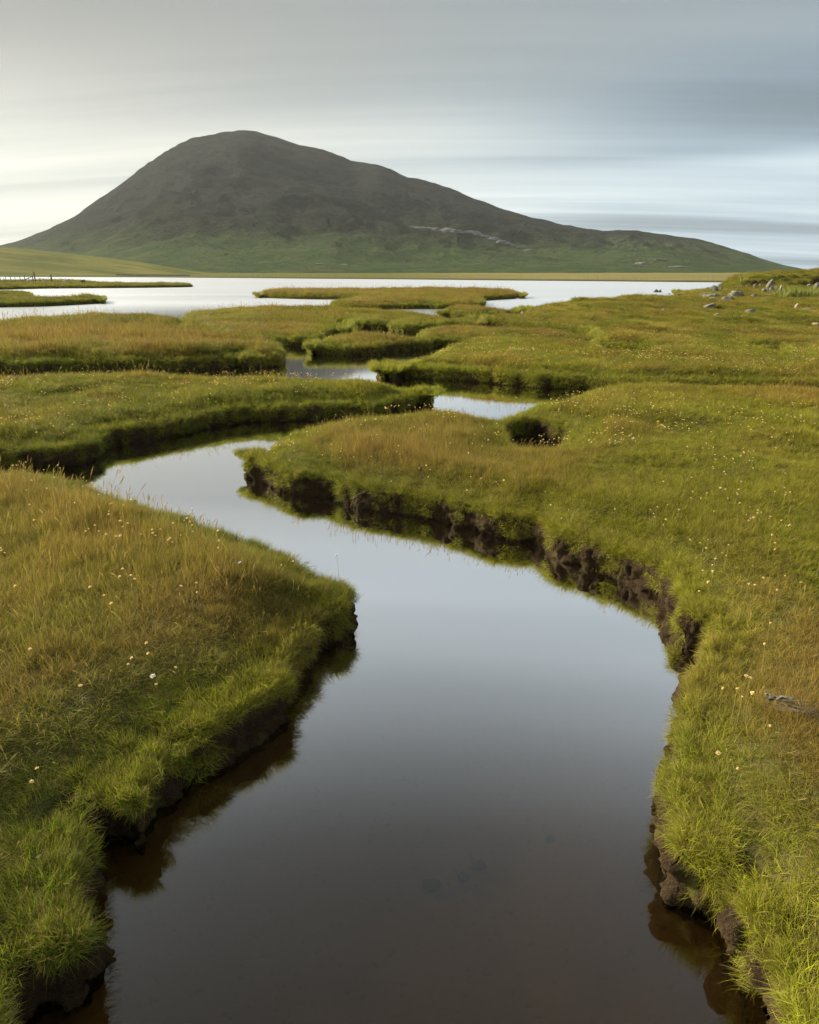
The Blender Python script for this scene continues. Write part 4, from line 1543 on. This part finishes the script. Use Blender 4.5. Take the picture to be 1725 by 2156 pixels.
def build_animals():
    V = [(0, 0, 0.55), (0.28, 0, 0.57), (-0.30, 0, 0.57), (0.42, 0, 0.66), (0.50, 0, 0.78), (-0.43, 0, 0.55),
         (0.26, 0.11, 0.34), (0.27, 0.12, 0.16), (0.27, 0.12, 0.0), (0.26, -0.11, 0.34), (0.27, -0.12, 0.16), (0.27, -0.12, 0.0),
         (-0.28, 0.11, 0.36), (-0.33, 0.12, 0.18), (-0.30, 0.12, 0.0), (-0.28, -0.11, 0.36), (-0.33, -0.12, 0.18), (-0.30, -0.12, 0.0)]
    E = [(0, 1), (0, 2), (1, 3), (3, 4), (2, 5), (1, 6), (6, 7), (7, 8), (1, 9), (9, 10), (10, 11), (2, 12), (12, 13), (13, 14), (2, 15), (15, 16), (16, 17)]
    Rd = [0.24, 0.23, 0.24, 0.13, 0.10, 0.05] + [0.07, 0.035, 0.03] * 4
    HV = [(0, 0, 0), (0.10, 0, 0.0), (0.21, 0, -0.07)]
    mats = {}
    spots = [(114, 588.2, 'white-fleeced sheep grazing beside the braced fence post', M_FLEECE, 2.6, 'white'),
             (179, 588.0, 'white sheep with a dark face turned this way, right of the tall post', M_FLEECE, -1.5, 'white'),
             (264, 588.6, 'pale sheep standing apart between the fence and the dark one', M_FLEECE, 0.3, 'white'),
             (331, 589.6, 'dark sheep standing at the end of the fence on the islet', M_DFLEECE, 1.4, 'dark')]
    for i, (sx, y, lb, m, yaw, _) in enumerate(spots):
        x = sx / 1.9
        az = bearing(x, y)[0]
        r = (150, 150, 147, 140)[i]
        p = Vector((r * math.sin(az), r * math.cos(az), 0))
        p.z = float(samp(GH, p.x, p.y)) + 0.02
        t = empty('sheep', p, yaw)
        tag(t, lb, 'sheep', 'sheep on the flat islet')
        if m not in mats:
            mats[m] = (skin_body('body', V, E, Rd, m, col=None).data, skin_body('head', HV, [(0, 1), (1, 2)], [0.075, 0.07, 0.045], M_FACE, col=None).data)
        b = bpy.data.objects.new('body', mats[m][0])
        hd = bpy.data.objects.new('head', mats[m][1])
        for q in (b, hd):
            COL.objects.link(q)
            q.parent = t
        hd.location = (0.50, 0, 0.80)
        for sg in (-1, 1):
            bm = bmesh.new()
            tube(bm, [(0.50, sg * 0.05, 0.84), (0.49, sg * 0.13, 0.83), (0.48, sg * 0.17, 0.80)], [0.02, 0.03, 0.006], 5)
            bm_obj('ear', bm, M_FACE, t)
        t.scale = (0.95, 0.95, 0.95)
    # the bird on its rock, out in the loch
    p = at(1389.5, 615.6)
    az = math.atan2(p[0], p[1])
    t = empty('gull', (p[0], p[1], 0.20), 0.4)
    tag(t, 'small pale gull perched on the dark rock in the loch', 'bird')
    skin_body('body', [(0, 0, 0.16), (0.12, 0, 0.20), (0.17, 0, 0.30), (0.22, 0, 0.32), (-0.14, 0, 0.13), (-0.28, 0, 0.10)],
              [(0, 1), (1, 2), (2, 3), (0, 4), (4, 5)], [0.085, 0.07, 0.045, 0.04, 0.06, 0.02], M_BIRD, t)
    bm = bmesh.new()
    tube(bm, [(0.24, 0, 0.32), (0.32, 0, 0.30)], [0.018, 0.004], 5)
    bm_obj('beak', bm, M_BEAK, t)
    for sg in (-1, 1):
        bm = bmesh.new()
        tube(bm, [(0.0, sg * 0.03, 0.12), (0.01, sg * 0.03, -0.02)], 0.008, 5)
        bm_obj('leg', bm, M_BEAK, t)


build_animals()


_U = ['', 'first', 'second', 'third', 'fourth', 'fifth', 'sixth', 'seventh', 'eighth', 'ninth']
ORD = ['', 'second ', 'third ', 'fourth ', 'fifth ', 'sixth ', 'seventh ', 'eighth ', 'ninth ', 'tenth ', 'eleventh ', 'twelfth ', 'thirteenth ', 'fourteenth ', 'fifteenth ',
       'sixteenth ', 'seventeenth ', 'eighteenth ', 'nineteenth ', 'twentieth '] + ['twenty-%s ' % u for u in _U[1:]] + ['thirtieth '] + ['thirty-%s ' % u for u in _U[1:]] + ['fortieth '] + ['forty-%s ' % u for u in _U[1:]]


def seen_at(p):
    zc = p[1] * CP - (p[2] - CAM_H) * SP
    return 862.5 + p[0] / zc * FD, 1078 - (p[1] * SP + (p[2] - CAM_H) * CP) / zc * FD


def label_by_landmark(items, noun, marks, tail=''):
    """items: (object, place); marks: (x, y, words). Say which one by the landmark it stands nearest to and the side of it."""
    bins = {}
    for o, p in items:
        x, y = seen_at(p)
        k = min(range(len(marks)), key=lambda i: (marks[i][0] - x) ** 2 + (marks[i][1] - y) ** 2)
        dx, dy = x - marks[k][0], y - marks[k][1]
        side = ('right of' if dx > 0 else 'left of') if abs(dx) > abs(dy) else ('below' if dy > 0 else 'above')
        bins.setdefault((k, side), []).append((math.hypot(dx, dy), o))
    for (k, side), L in bins.items():
        L.sort(key=lambda t: t[0])
        for i, (d, o) in enumerate(L):
            o['label'] = '%s, %sclosest %s %s%s' % (noun, ORD[min(i, 48)], side, marks[k][2], tail)


# ------------------------------------------------------------------ plants on the knoll
M_SWORD = mat_leaf('sword_leaf', (0.17, 0.21, 0.045), (0.30, 0.29, 0.085))
M_HEATH = mat_leaf('heather_leaf', (0.075, 0.050, 0.026), (0.11, 0.085, 0.035))
M_TUMP = mat_leaf('tump_grass', (0.085, 0.115, 0.022), (0.16, 0.165, 0.035))
M_DRYW = mat_plain('dry_stalk', (0.13, 0.105, 0.07), (0.25, 0.215, 0.16), 30)
M_WOOL = mat_plain('grey_wool', (0.10, 0.092, 0.078), (0.20, 0.19, 0.165), 40, bdist=0.005)
M_ROOT = mat_plain('dark_root', (0.035, 0.024, 0.016), (0.09, 0.055, 0.032), 30)


def sword_bm(seed, n, h):
    r = np.random.default_rng(seed)
    bm = bmesh.new()
    for i in range(n):
        a, q = r.uniform(0, 2 * PI), 0.4 * math.sqrt(r.uniform())
        ox, oy = q * math.cos(a), q * math.sin(a)
        L, ln, w = h * r.uniform(0.6, 1.15), r.uniform(0.05, 0.5), r.uniform(0.022, 0.04)
        tw = r.uniform(0, PI)
        prev = None
        for s in range(5):
            t = s / 4
            x = math.sin(ln) * L * t * (0.5 + 0.7 * t)
            z = L * t * (1 - 0.12 * ln * t)
            ww = w * (1 - t ** 2.2) + 0.001
            c = Vector((ox + math.cos(a) * x, oy + math.sin(a) * x, z - 0.05))
            d = Vector((math.cos(tw), math.sin(tw), 0)) * ww
            cur = (bm.verts.new(c - d), bm.verts.new(c + d))
            if prev:
                bm.faces.new((prev[0], prev[1], cur[1], cur[0]))
            prev = cur
    return bm


def tump_bm(seed, n, leaf):
    """low rounded clump of many small leaves standing out of a dome"""
    r = np.random.default_rng(seed)
    bm = bmesh.new()
    for i in range(n):
        v = r.normal(size=3)
        v[2] = abs(v[2])
        v /= np.linalg.norm(v)
        rad = r.uniform(0.7, 1.03) * (0.85 + 0.25 * float(vn(v[0] * 2 + seed, v[1] * 2, v[2] * 2, s=seed % 9)))
        c = Vector(v * rad)
        d = (Vector(v) + Vector(r.normal(0, 0.5, 3))).normalized()
        s = d.orthogonal().normalized()
        s.rotate(Matrix.Rotation(r.uniform(0, 2 * PI), 3, d))
        L = leaf * r.uniform(0.6, 1.3)
        w = L * 0.18
        bm.faces.new((bm.verts.new(c - s * w), bm.verts.new(c + s * w), bm.verts.new(c + s * w * 0.4 + d * L), bm.verts.new(c - s * w * 0.4 + d * L)))
    return bm


KMARK = [(1148, 245, 'the tall upright slab'), (1278, 276, 'the narrow pointed stone'), (1690, 268, 'the large pale stone at the right edge'),
         (820, 259, 'the flat stone low on the knoll'), (1463, 502, 'the upright rounded beige stone'), (550, 583, 'the brown peaked stone'),
         (765, 340, 'the thick dark-sided slab'), (918, 553, 'the jagged two-toned stone'), (1290, 700, 'the scrap of bare rock'), (70, 502, 'the flat white stone'),
         (1690, 686, 'the half-buried beige slab')]


def build_knoll_plants():
    g = 'sword-leaved plants on the knoll'
    sw = []
    KM = [(cx(a, b)[0], cx(a, b)[1], w) for a, b, w in KMARK]
    items = []
    mes = [bm_obj('sword_leaf_plant', sword_bm(i, 26, 0.85), M_SWORD, col=None).data for i in range(4)]
    for i in range(26):
        px, py = 1250 + i * 22 + random.uniform(-14, 14), 335 + 55 * random.random()
        p, r = ground_hit(*cx(px, py))
        o = bpy.data.objects.new('sword_leaf_plant', mes[i % 4])
        COL.objects.link(o)
        o.location = p
        o.rotation_euler = (0, 0, random.uniform(0, 6))
        o.scale = (1, 1, random.uniform(0.75, 1.2))
        tag(o, 'x', 'plant', g)
        sw.append((seen_at(p)[0], o))
    sw.sort(key=lambda t: t[0])
    for i, (x, o) in enumerate(sw):
        n = ('leftmost', 'second from the left', 'third from the left')[i] if i < 3 else ('rightmost' if i == len(sw) - 1 else '%sfrom the left' % ORD[i])
        o['label'] = 'clump of tall yellow-green sword leaves under the knoll, %s in the row' % n
    p, r = ground_hit(*cx(835, 222))
    o = bm_obj('reed_tuft', sword_bm(9, 30, 1.3), M_SWORD)
    o.location = p
    tag(o, 'tuft of tall leaves at the tip of the knoll against the water', 'plant')
    heath = [(965, 225, 75, 62), (1070, 200, 90, 40), (1120, 215, 60, 34), (1680, 205, 105, 72), (1290, 150, 80, 36), (1380, 140, 55, 22), (1440, 240, 66, 34),
             (1560, 128, 60, 22), (1640, 215, 60, 30), (1250, 160, 60, 28), (1545, 225, 70, 30)]
    gm = [bm_obj('bush', tump_bm(20 + i, 800, 0.30), M_HEATH, col=None).data for i in range(3)]
    hl = ['clump of brown heather on the knoll among pale stones']
    for i, (px, py, w, h) in enumerate(heath):
        p, r = ground_hit(*cx(px, py + h * 0.3))
        o = bpy.data.objects.new('heather_bush', gm[i % 3])
        COL.objects.link(o)
        s = r / FD * 0.18306 * 0.5
        o.scale = (w * s, w * s * 0.8, h * s * 1.9)
        o.location = (p[0], p[1], p[2] - 0.05)
        o.rotation_euler = (0, 0, i * 1.3)
        tag(o, hl[0], 'heather', 'brown heather clumps on the knoll')
        items.append((o, p))
    label_by_landmark(items, 'brown heather clump', KM)
    items = []
    tump = [(890, 220, 85, 60), (1430, 155, 105, 42), (1540, 215, 120, 50), (860, 235, 50, 36), (1200, 180, 120, 50), (1335, 190, 90, 44), (1620, 160, 80, 30), (1180, 225, 70, 40),
            (1380, 225, 70, 36), (1490, 190, 60, 30), (1700, 150, 70, 30)]
    gm = [bm_obj('tump', tump_bm(30 + i, 900, 0.34), M_TUMP, col=None).data for i in range(3)]
    for i, (px, py, w, h) in enumerate(tump):
        p, r = ground_hit(*cx(px, py + h * 0.3))
        o = bpy.data.objects.new('grass_tump', gm[i % 3])
        COL.objects.link(o)
        s = r / FD * 0.18306 * 0.5
        o.scale = (w * s, w * s * 0.8, h * s * 1.9)
        o.location = (p[0], p[1], p[2] - 0.05)
        o.rotation_euler = (0, 0, i * 1.1)
        tag(o, 'x', 'tussock', 'green humps on the knoll')
        items.append((o, p))
    label_by_landmark(items, 'rounded green hump', KM)
    items = []
    # humps and hollows' edges on the plain below
    hum = [(650, 735, 120, 60), (300, 735, 90, 50), (385, 760, 70, 40), (520, 800, 80, 36), (1050, 805, 70, 40), (680, 840, 170, 40), (850, 860, 80, 40), (585, 890, 60, 30), (1180, 775, 90, 24),
           (1330, 845, 170, 40), (1500, 845, 80, 34), (1600, 910, 100, 40), (1030, 880, 130, 40), (1400, 950, 130, 40), (1220, 670, 200, 40), (1040, 715, 90, 30), (250, 515, 90, 24), (730, 545, 200, 40)]
    for i, (px, py, w, h) in enumerate(hum):
        p, r = ground_hit(*cx(px, py + h * 0.4))
        o = bpy.data.objects.new('grass_tump', gm[i % 3])
        COL.objects.link(o)
        s = r / FD * 0.18306 * 0.5
        o.scale = (w * s, w * s * 0.9, h * s * 1.0)
        o.location = (p[0], p[1], p[2] - 0.03)
        o.rotation_euler = (0, 0, i * 1.7)
        tag(o, 'x', 'hummock', 'hummocks on the plain')
        items.append((o, p))
    label_by_landmark(items, 'low green hummock', KM)


build_knoll_plants()


def build_oddments():
    # scrap of wool caught in the grass, with a swathe of dead stalks behind it
    p, r = ground_hit(1636, 1500)
    bm = bmesh.new()
    rr = np.random.default_rng(5)
    grid = {}
    for a in range(10):
        for b in range(6):
            u, v = a / 9 - 0.5, b / 5 - 0.5
            n1_, n2_ = float(fbm(u * 4, v * 4, s=91)), float(fbm(u * 5, v * 5, s=95))
            w = 1 - 1.2 * abs(u) + 0.3 * n2_
            grid[a, b] = bm.verts.new((u * 0.13 + 0.02 * v, v * 0.075 * w - u * 0.05, 0.085 + 0.022 * n1_ - 0.03 * v + 0.01 * n2_))
    for a in range(9):
        for b in range(5):
            if float(vn(a * 0.9, b * 0.9, s=97)) < 0.45:
                bm.faces.new((grid[a, b], grid[a + 1, b], grid[a + 1, b + 1], grid[a, b + 1]))
    for q in [q for q in bm.verts if not q.link_faces]:
        bm.verts.remove(q)
    o = bm_obj('wool_scrap', bm, M_WOOL, smooth=True)
    md = o.modifiers.new('thick', 'SOLIDIFY')
    md.thickness = 0.003
    o.location = p
    tag(o, 'torn grey-white scrap of wool caught in the right bank grass', 'wool')
    p, r = ground_hit(1690, 1520)
    bm = bmesh.new()
    for j in range(20):
        a = Vector((rr.normal(-0.1, 0.06), rr.normal(0.06, 0.05), 0.085 + rr.normal(0, 0.02)))
        e = a + Vector((0.26 + rr.normal(0, 0.04), -0.10 + rr.normal(0, 0.04), -0.05 + rr.normal(0, 0.015)))
        tube(bm, [a, a.lerp(e, 0.5) + Vector((0, 0, 0.025)), e], [0.0008, 0.0010, 0.0005], 3, False)
    o = bm_obj('dead_stalks', bm, M_DRYW)
    o.location = p
    tag(o, 'swathe of flattened grey-brown stalks beside the wool scrap', 'dry stalks')
    # pale dead plant low on the left bank
    p, r = ground_hit(112, 1868)
    bm = bmesh.new()
    for j in range(9):
        a, L = rr.uniform(-1.2, 1.2), rr.uniform(0.09, 0.2)
        q = [Vector((0, 0, 0)), Vector((math.sin(a) * L * 0.35, 0.02, L * 0.5)), Vector((math.sin(a) * L * 0.9, rr.normal(0, 0.03), L * 0.95))]
        tube(bm, q, [0.0018, 0.0015, 0.001], 4)
        for s in range(4):
            b = q[1].lerp(q[2], rr.uniform(0.1, 0.9))
            tube(bm, [b, b + Vector(rr.normal(0, 0.02, 3))], [0.001, 0.0006], 3)
    o = bm_obj('dead_plant', bm, M_DRYW)
    o.location = p + np.array((0, 0, 0.02))
    tag(o, 'pale withered branching stalks low on the left bank', 'dead plant')
    # dark root at the right bank, reddish root under the middle bend
    for (x, y, z, dx, lb, sc) in ((1412, 1592, 0.20, -0.06, 'dark root sticking out of the right bank over the water', 1.0),
                                  (770, 1035, 0.22, -0.14, 'thin reddish root hanging from the peat of the right bank bend', 1.3)):
        p = at(x, y, z)
        bm = bmesh.new()
        for j in range(4):
            e = Vector((dx * rr.uniform(0.7, 1.4), rr.normal(-0.03, 0.02), rr.uniform(-0.19, -0.10)))
            tube(bm, [(0, 0, 0), e * 0.5 + Vector((dx * 0.3, 0, 0.02)), e], [0.009 * sc, 0.007 * sc, 0.003], 5)
        o = bm_obj('root', bm, M_ROOT)
        o.location = p
        tag(o, lb, 'root')


build_oddments()


# ------------------------------------------------------------------ thrift in seed, and a few still in bloom
def petal_mat(name, c1, c2):
    m, k = material(name)
    g = k.n('ShaderNodeNewGeometry')
    c = k.mix(g.outputs['Random Per Island'], c1, c2)
    d = k.n('ShaderNodeBsdfDiffuse', i_Color=c)
    t = k.n('ShaderNodeBsdfTranslucent', i_Color=c)
    mx = k.n('ShaderNodeMixShader', i_0=0.3)
    k.link(d.outputs[0], mx.inputs[1])
    k.link(t.outputs[0], mx.inputs[2])
    o = k.n('ShaderNodeOutputMaterial')
    k.link(mx.outputs[0], o.inputs[0])
    return m


M_BRACT = petal_mat('papery_bract', (0.70, 0.48, 0.18), (0.86, 0.72, 0.40))
M_PINK = petal_mat('mauve_petal', (0.55, 0.36, 0.62), (0.68, 0.50, 0.72))
M_YELL = petal_mat('yellow_petal', (0.75, 0.50, 0.03), (0.85, 0.62, 0.05))
M_WHITE = petal_mat('white_petal', (0.62, 0.57, 0.50), (0.75, 0.71, 0.64))
M_STEM = mat_plain('flower_stem', (0.16, 0.16, 0.035), (0.24, 0.20, 0.06), 40)


def head_bm(seed, rad=0.0096, spread=0.9):
    r = np.random.default_rng(seed)
    bm = bmesh.new()
    for ring, (n, el, ln) in enumerate(((8, 0.15, 1.0), (7, 0.6, 0.95), (4, 1.15, 0.8))):
        for i in range(n):
            a = 2 * PI * (i + 0.5 * ring) / n + r.normal(0, 0.15)
            e = el + r.normal(0, 0.15)
            d = Vector((math.cos(a) * math.cos(e) * spread, math.sin(a) * math.cos(e) * spread, math.sin(e)))
            s = Vector((-math.sin(a), math.cos(a), 0)) * rad * 0.42
            L = rad * ln * r.uniform(0.85, 1.2)
            b = Vector((0, 0, -rad * 0.35))
            bm.faces.new((bm.verts.new(b), bm.verts.new(b + d * L * 0.9 - s), bm.verts.new(b + d * L * 1.25), bm.verts.new(b + d * L * 0.9 + s)))
    return bm


def stem_bm(h, bend, seed):
    bm = bmesh.new()
    tube(bm, [(0, 0, -0.03), (bend * 0.35, 0, h * 0.5), (bend, 0, h)], [0.0013, 0.0012, 0.0011], 4, False)
    return bm


LEFT_MARKS = [(714, 1195, 'the mauve bloom at the left bank tip'), (618, 1352, 'the inland mauve bloom'), (512, 1222, 'the pale mauve bloom in dry grass'),
              (340, 1465, 'the whitish head'), (282, 1046, 'the whitish stone on the left bank'), (112, 1850, 'the withered stalks'),
              (0, 966, 'the far left corner of the left bank'), (0, 1300, 'the left picture edge at mid bank')]
RIGHT_MARKS = [(1636, 1490, 'the wool scrap'), (1399, 1592, 'the dark root'), (770, 1035, 'the reddish root'), (1130, 905, 'the dark pit'), (1327, 945, 'the white flower beyond the pit'),
               (1383, 903, 'the yellow flower beyond the pit'), (1084, 848, 'the yellow flower above the pit'), (525, 960, 'the left end of the right bank'), (1725, 808, 'the far right bank corner'),
               (1458, 1390, 'the bulge of the right bank edge'), (1440, 1910, 'the lower right peat lump'), (1113, 1140, 'the mossy peat in mid bend'),
               (1500, 960, 'mid grass of the right bank'), (1725, 1000, 'the right edge in green grass'), (1725, 1230, 'the right edge in brown grass'), (1330, 845, 'the far white flower'), (905, 848, 'the rim by the second pool')]


def build_flowers():
    # where they grow: (land, rough patch in the photograph or None, number per square metre)
    cand = []
    amax = R(33.5)
    def add(land, dens, rmax, fn=None):
        n = int(dens * amax * rmax * rmax)
        a, r = rng.uniform(-amax, amax, n), rmax * np.sqrt(rng.random(n))
        X, Y = r * np.sin(a), r * np.cos(a)
        k = (samp_id(X, Y) == land) & (samp(GSD, X, Y) > 0.08) & (r > 1.6)
        k &= vn(X * 0.9, Y * 0.7, s=81) + 0.6 * vn(X * 2.6, Y * 2.6, s=82) > rng.uniform(-0.9, 0.9, n)
        if fn is not None:
            k &= fn(X, Y, n)
        for x, y in zip(X[k], Y[k]):
            cand.append((math.hypot(x, y), x, y, land))
            for _ in range(random.choice((0, 0, 0, 1, 1, 2, 3))):
                x2, y2 = x + random.gauss(0, 0.08), y + random.gauss(0, 0.08)
                if samp(GSD, np.array(x2), np.array(y2)) > 0.08:
                    cand.append((math.hypot(x2, y2), x2, y2, land))
    add(0, 15, 10)
    add(1, 5.0, 5.0)
    add(1, 14.5, 13, lambda X, Y, n: np.hypot(X, Y) > 5.0)
    add(2, 14, 16.5)
    add(9, 18, 28, lambda X, Y, n: rng.random(n) < 1.15 - sst(np.hypot(X, Y), 16, 27))
    add(3, 2.0, 28)
    add(8, 4.0, 28)
    # only what the frame shows
    vis = []
    for r, x, y, land in cand:
        z = float(samp(GH, np.array(x), np.array(y))) + 0.15
        zc = y * CP - (z - CAM_H) * SP
        u, v = x / zc, (y * SP + (z - CAM_H) * CP) / zc
        px, py = 862.5 + u * FD, 1078 - v * FD
        if 0 < px < 1725 and 0 < py < 2156:
            vis.append((r, x, y, z - 0.15, land))
    vis.sort()
    print('flowers', len(vis))
    first, rest = vis[:285], vis[285:]
    heads = [bm_obj('flower_head', head_bm(i, spread=(0.9, 0.75, 1.0)[i % 3]), M_BRACT, col=None).data for i in range(6)]
    stems = [bm_obj('stem', stem_bm(1.0, 0.0, 0), M_STEM, col=None).data]
    sm = []
    for i in range(5):
        h, b = 0.15 + 0.025 * i, random.uniform(-0.03, 0.03)
        sm.append((bm_obj('stem', stem_bm(h, b, i), M_STEM, col=None).data, h, b))
    names = {0: ('left bank in front', 'thrift heads on the left bank'), 1: ('sunlit right bank', 'thrift heads on the right bank'),
             2: ('green bank behind the first bend', 'thrift heads behind the first bend'), 9: ('green plain beyond the second pool', 'thrift heads on the plain')}

    def flower(x, y, z, head, lb, grp, i, s=1.0, cat='flower'):
        t = empty('thrift_flower', (x, y, z), random.uniform(0, 6.28))
        tag(t, lb, cat, grp)
        me, h, b = sm[i % 5]
        st = bpy.data.objects.new('stem', me)
        hd = bpy.data.objects.new('flower_head', head)
        for q in (st, hd):
            COL.objects.link(q)
            q.parent = t
        hd.location = (b, 0, h)
        hd.rotation_euler = (random.uniform(-.5, .5), random.uniform(-.5, .5), random.uniform(0, 6))
        hd.scale = (s,) * 3
        return t
    items = {True: [], False: []}
    for i, (r, x, y, z, land) in enumerate(first):
        w, grp = names[land if land in names else 9]
        o = flower(x, y, z, heads[i % 6], 'x', grp, i, random.uniform(0.75, 1.1))
        items[land == 0].append((o, (x, y, z + 0.15)))
    label_by_landmark(items[True], 'dried thrift head', LEFT_MARKS)
    label_by_landmark(items[False], 'dried thrift head', RIGHT_MARKS)
    # flowers that stand out from the rest
    pink = bm_obj('flower_head', head_bm(11, 0.0115, 1.0), M_PINK, col=None).data
    yel = bm_obj('flower_head', head_bm(12, 0.012, 1.0), M_YELL, col=None).data
    whi = bm_obj('flower_head', head_bm(13, 0.013, 1.0), M_WHITE, col=None).data
    for j, (px, py, hd, lb, s) in enumerate(((714, 1212, pink, 'mauve thrift bloom near the tip of the left bank', 1.0),
                                            (618, 1372, pink, 'mauve thrift bloom inland of the left bank edge, over bright green grass', 1.0),
                                            (512, 1240, pink, 'pale mauve thrift bloom among dry grass on the left bank', 0.9),
                                            (1084, 858, yel, 'yellow flower on the rim above the small dark pit', 1.3),
                                            (1383, 915, yel, 'yellow flower in the right bank grass beyond the dark pit', 1.3),
                                            (1327, 955, whi, 'white flower right of the dark pit on the right bank', 1.5),
                                            (1330, 852, whi, 'white flower near the far rim of the right bank', 1.4),
                                            (340, 1490, whi, 'whitish thrift head standing above the bright green left edge', 0.95))):
        p, r = ground_hit(px, py)
        flower(p[0], p[1], p[2], hd, lb, None, 2, s)
    # the many smaller ones farther off
    proto = bpy.data.collections.new('thrift_kinds')
    for i in range(3):
        bm = head_bm(40 + i, 0.0108)
        for v in bm.verts:
            v.co.z += 0.19
        me = bpy.data.meshes.new('thrift_kind%d' % i)
        bm.to_mesh(me)
        bm.free()
        me.materials.append(M_BRACT)
        o = bpy.data.objects.new('thrift_kind%d' % i, me)
        proto.objects.link(o)
    P = np.array([(x, y, z) for r, x, y, z, l in rest])
    n = len(P)
    rr = np.hypot(P[:, 0], P[:, 1])
    s = rng.uniform(0.75, 1.2, n) * np.maximum(1, rr / 14) ** 0.3
    o = point_cloud_obj('thrift_heads', P, np.column_stack((rng.normal(0, 0.1, n), rng.normal(0, 0.1, n), rng.uniform(0, 6, n))),
                        np.column_stack((s, s, rng.uniform(0.9, 1.15, n) * np.maximum(1, rr / 16) ** 0.3)), rng.integers(0, 3, n), np.ones((n, 4)), scatter_group('thrift_scatter', proto), M_BRACT)
    tag(o, 'countless dried thrift heads dotting the farther banks', 'flowers', kind='stuff')


build_flowers()


# ------------------------------------------------------------------ the air
def build_haze():
    m, k = material('haze_air')
    v = k.n('ShaderNodeVolumePrincipled')
    v.inputs['Color'].default_value = (0.90, 0.95, 1.0, 1)
    v.inputs['Density'].default_value = HAZE
    v.inputs['Anisotropy'].default_value = 0.2
    o = k.n('ShaderNodeOutputMaterial')
    k.link(v.outputs[0], o.inputs['Volume'])
    bm = bmesh.new()
    bmesh.ops.create_cube(bm, size=1)
    for q in bm.verts:
        q.co = Vector((q.co.x * 7400, q.co.y * 7400, -2.2 + (q.co.z + 0.5) * 402.2))
    o = bm_obj('haze', bm, m)
    tag(o, kind='stuff')


HAZE = 0.000042
build_haze()
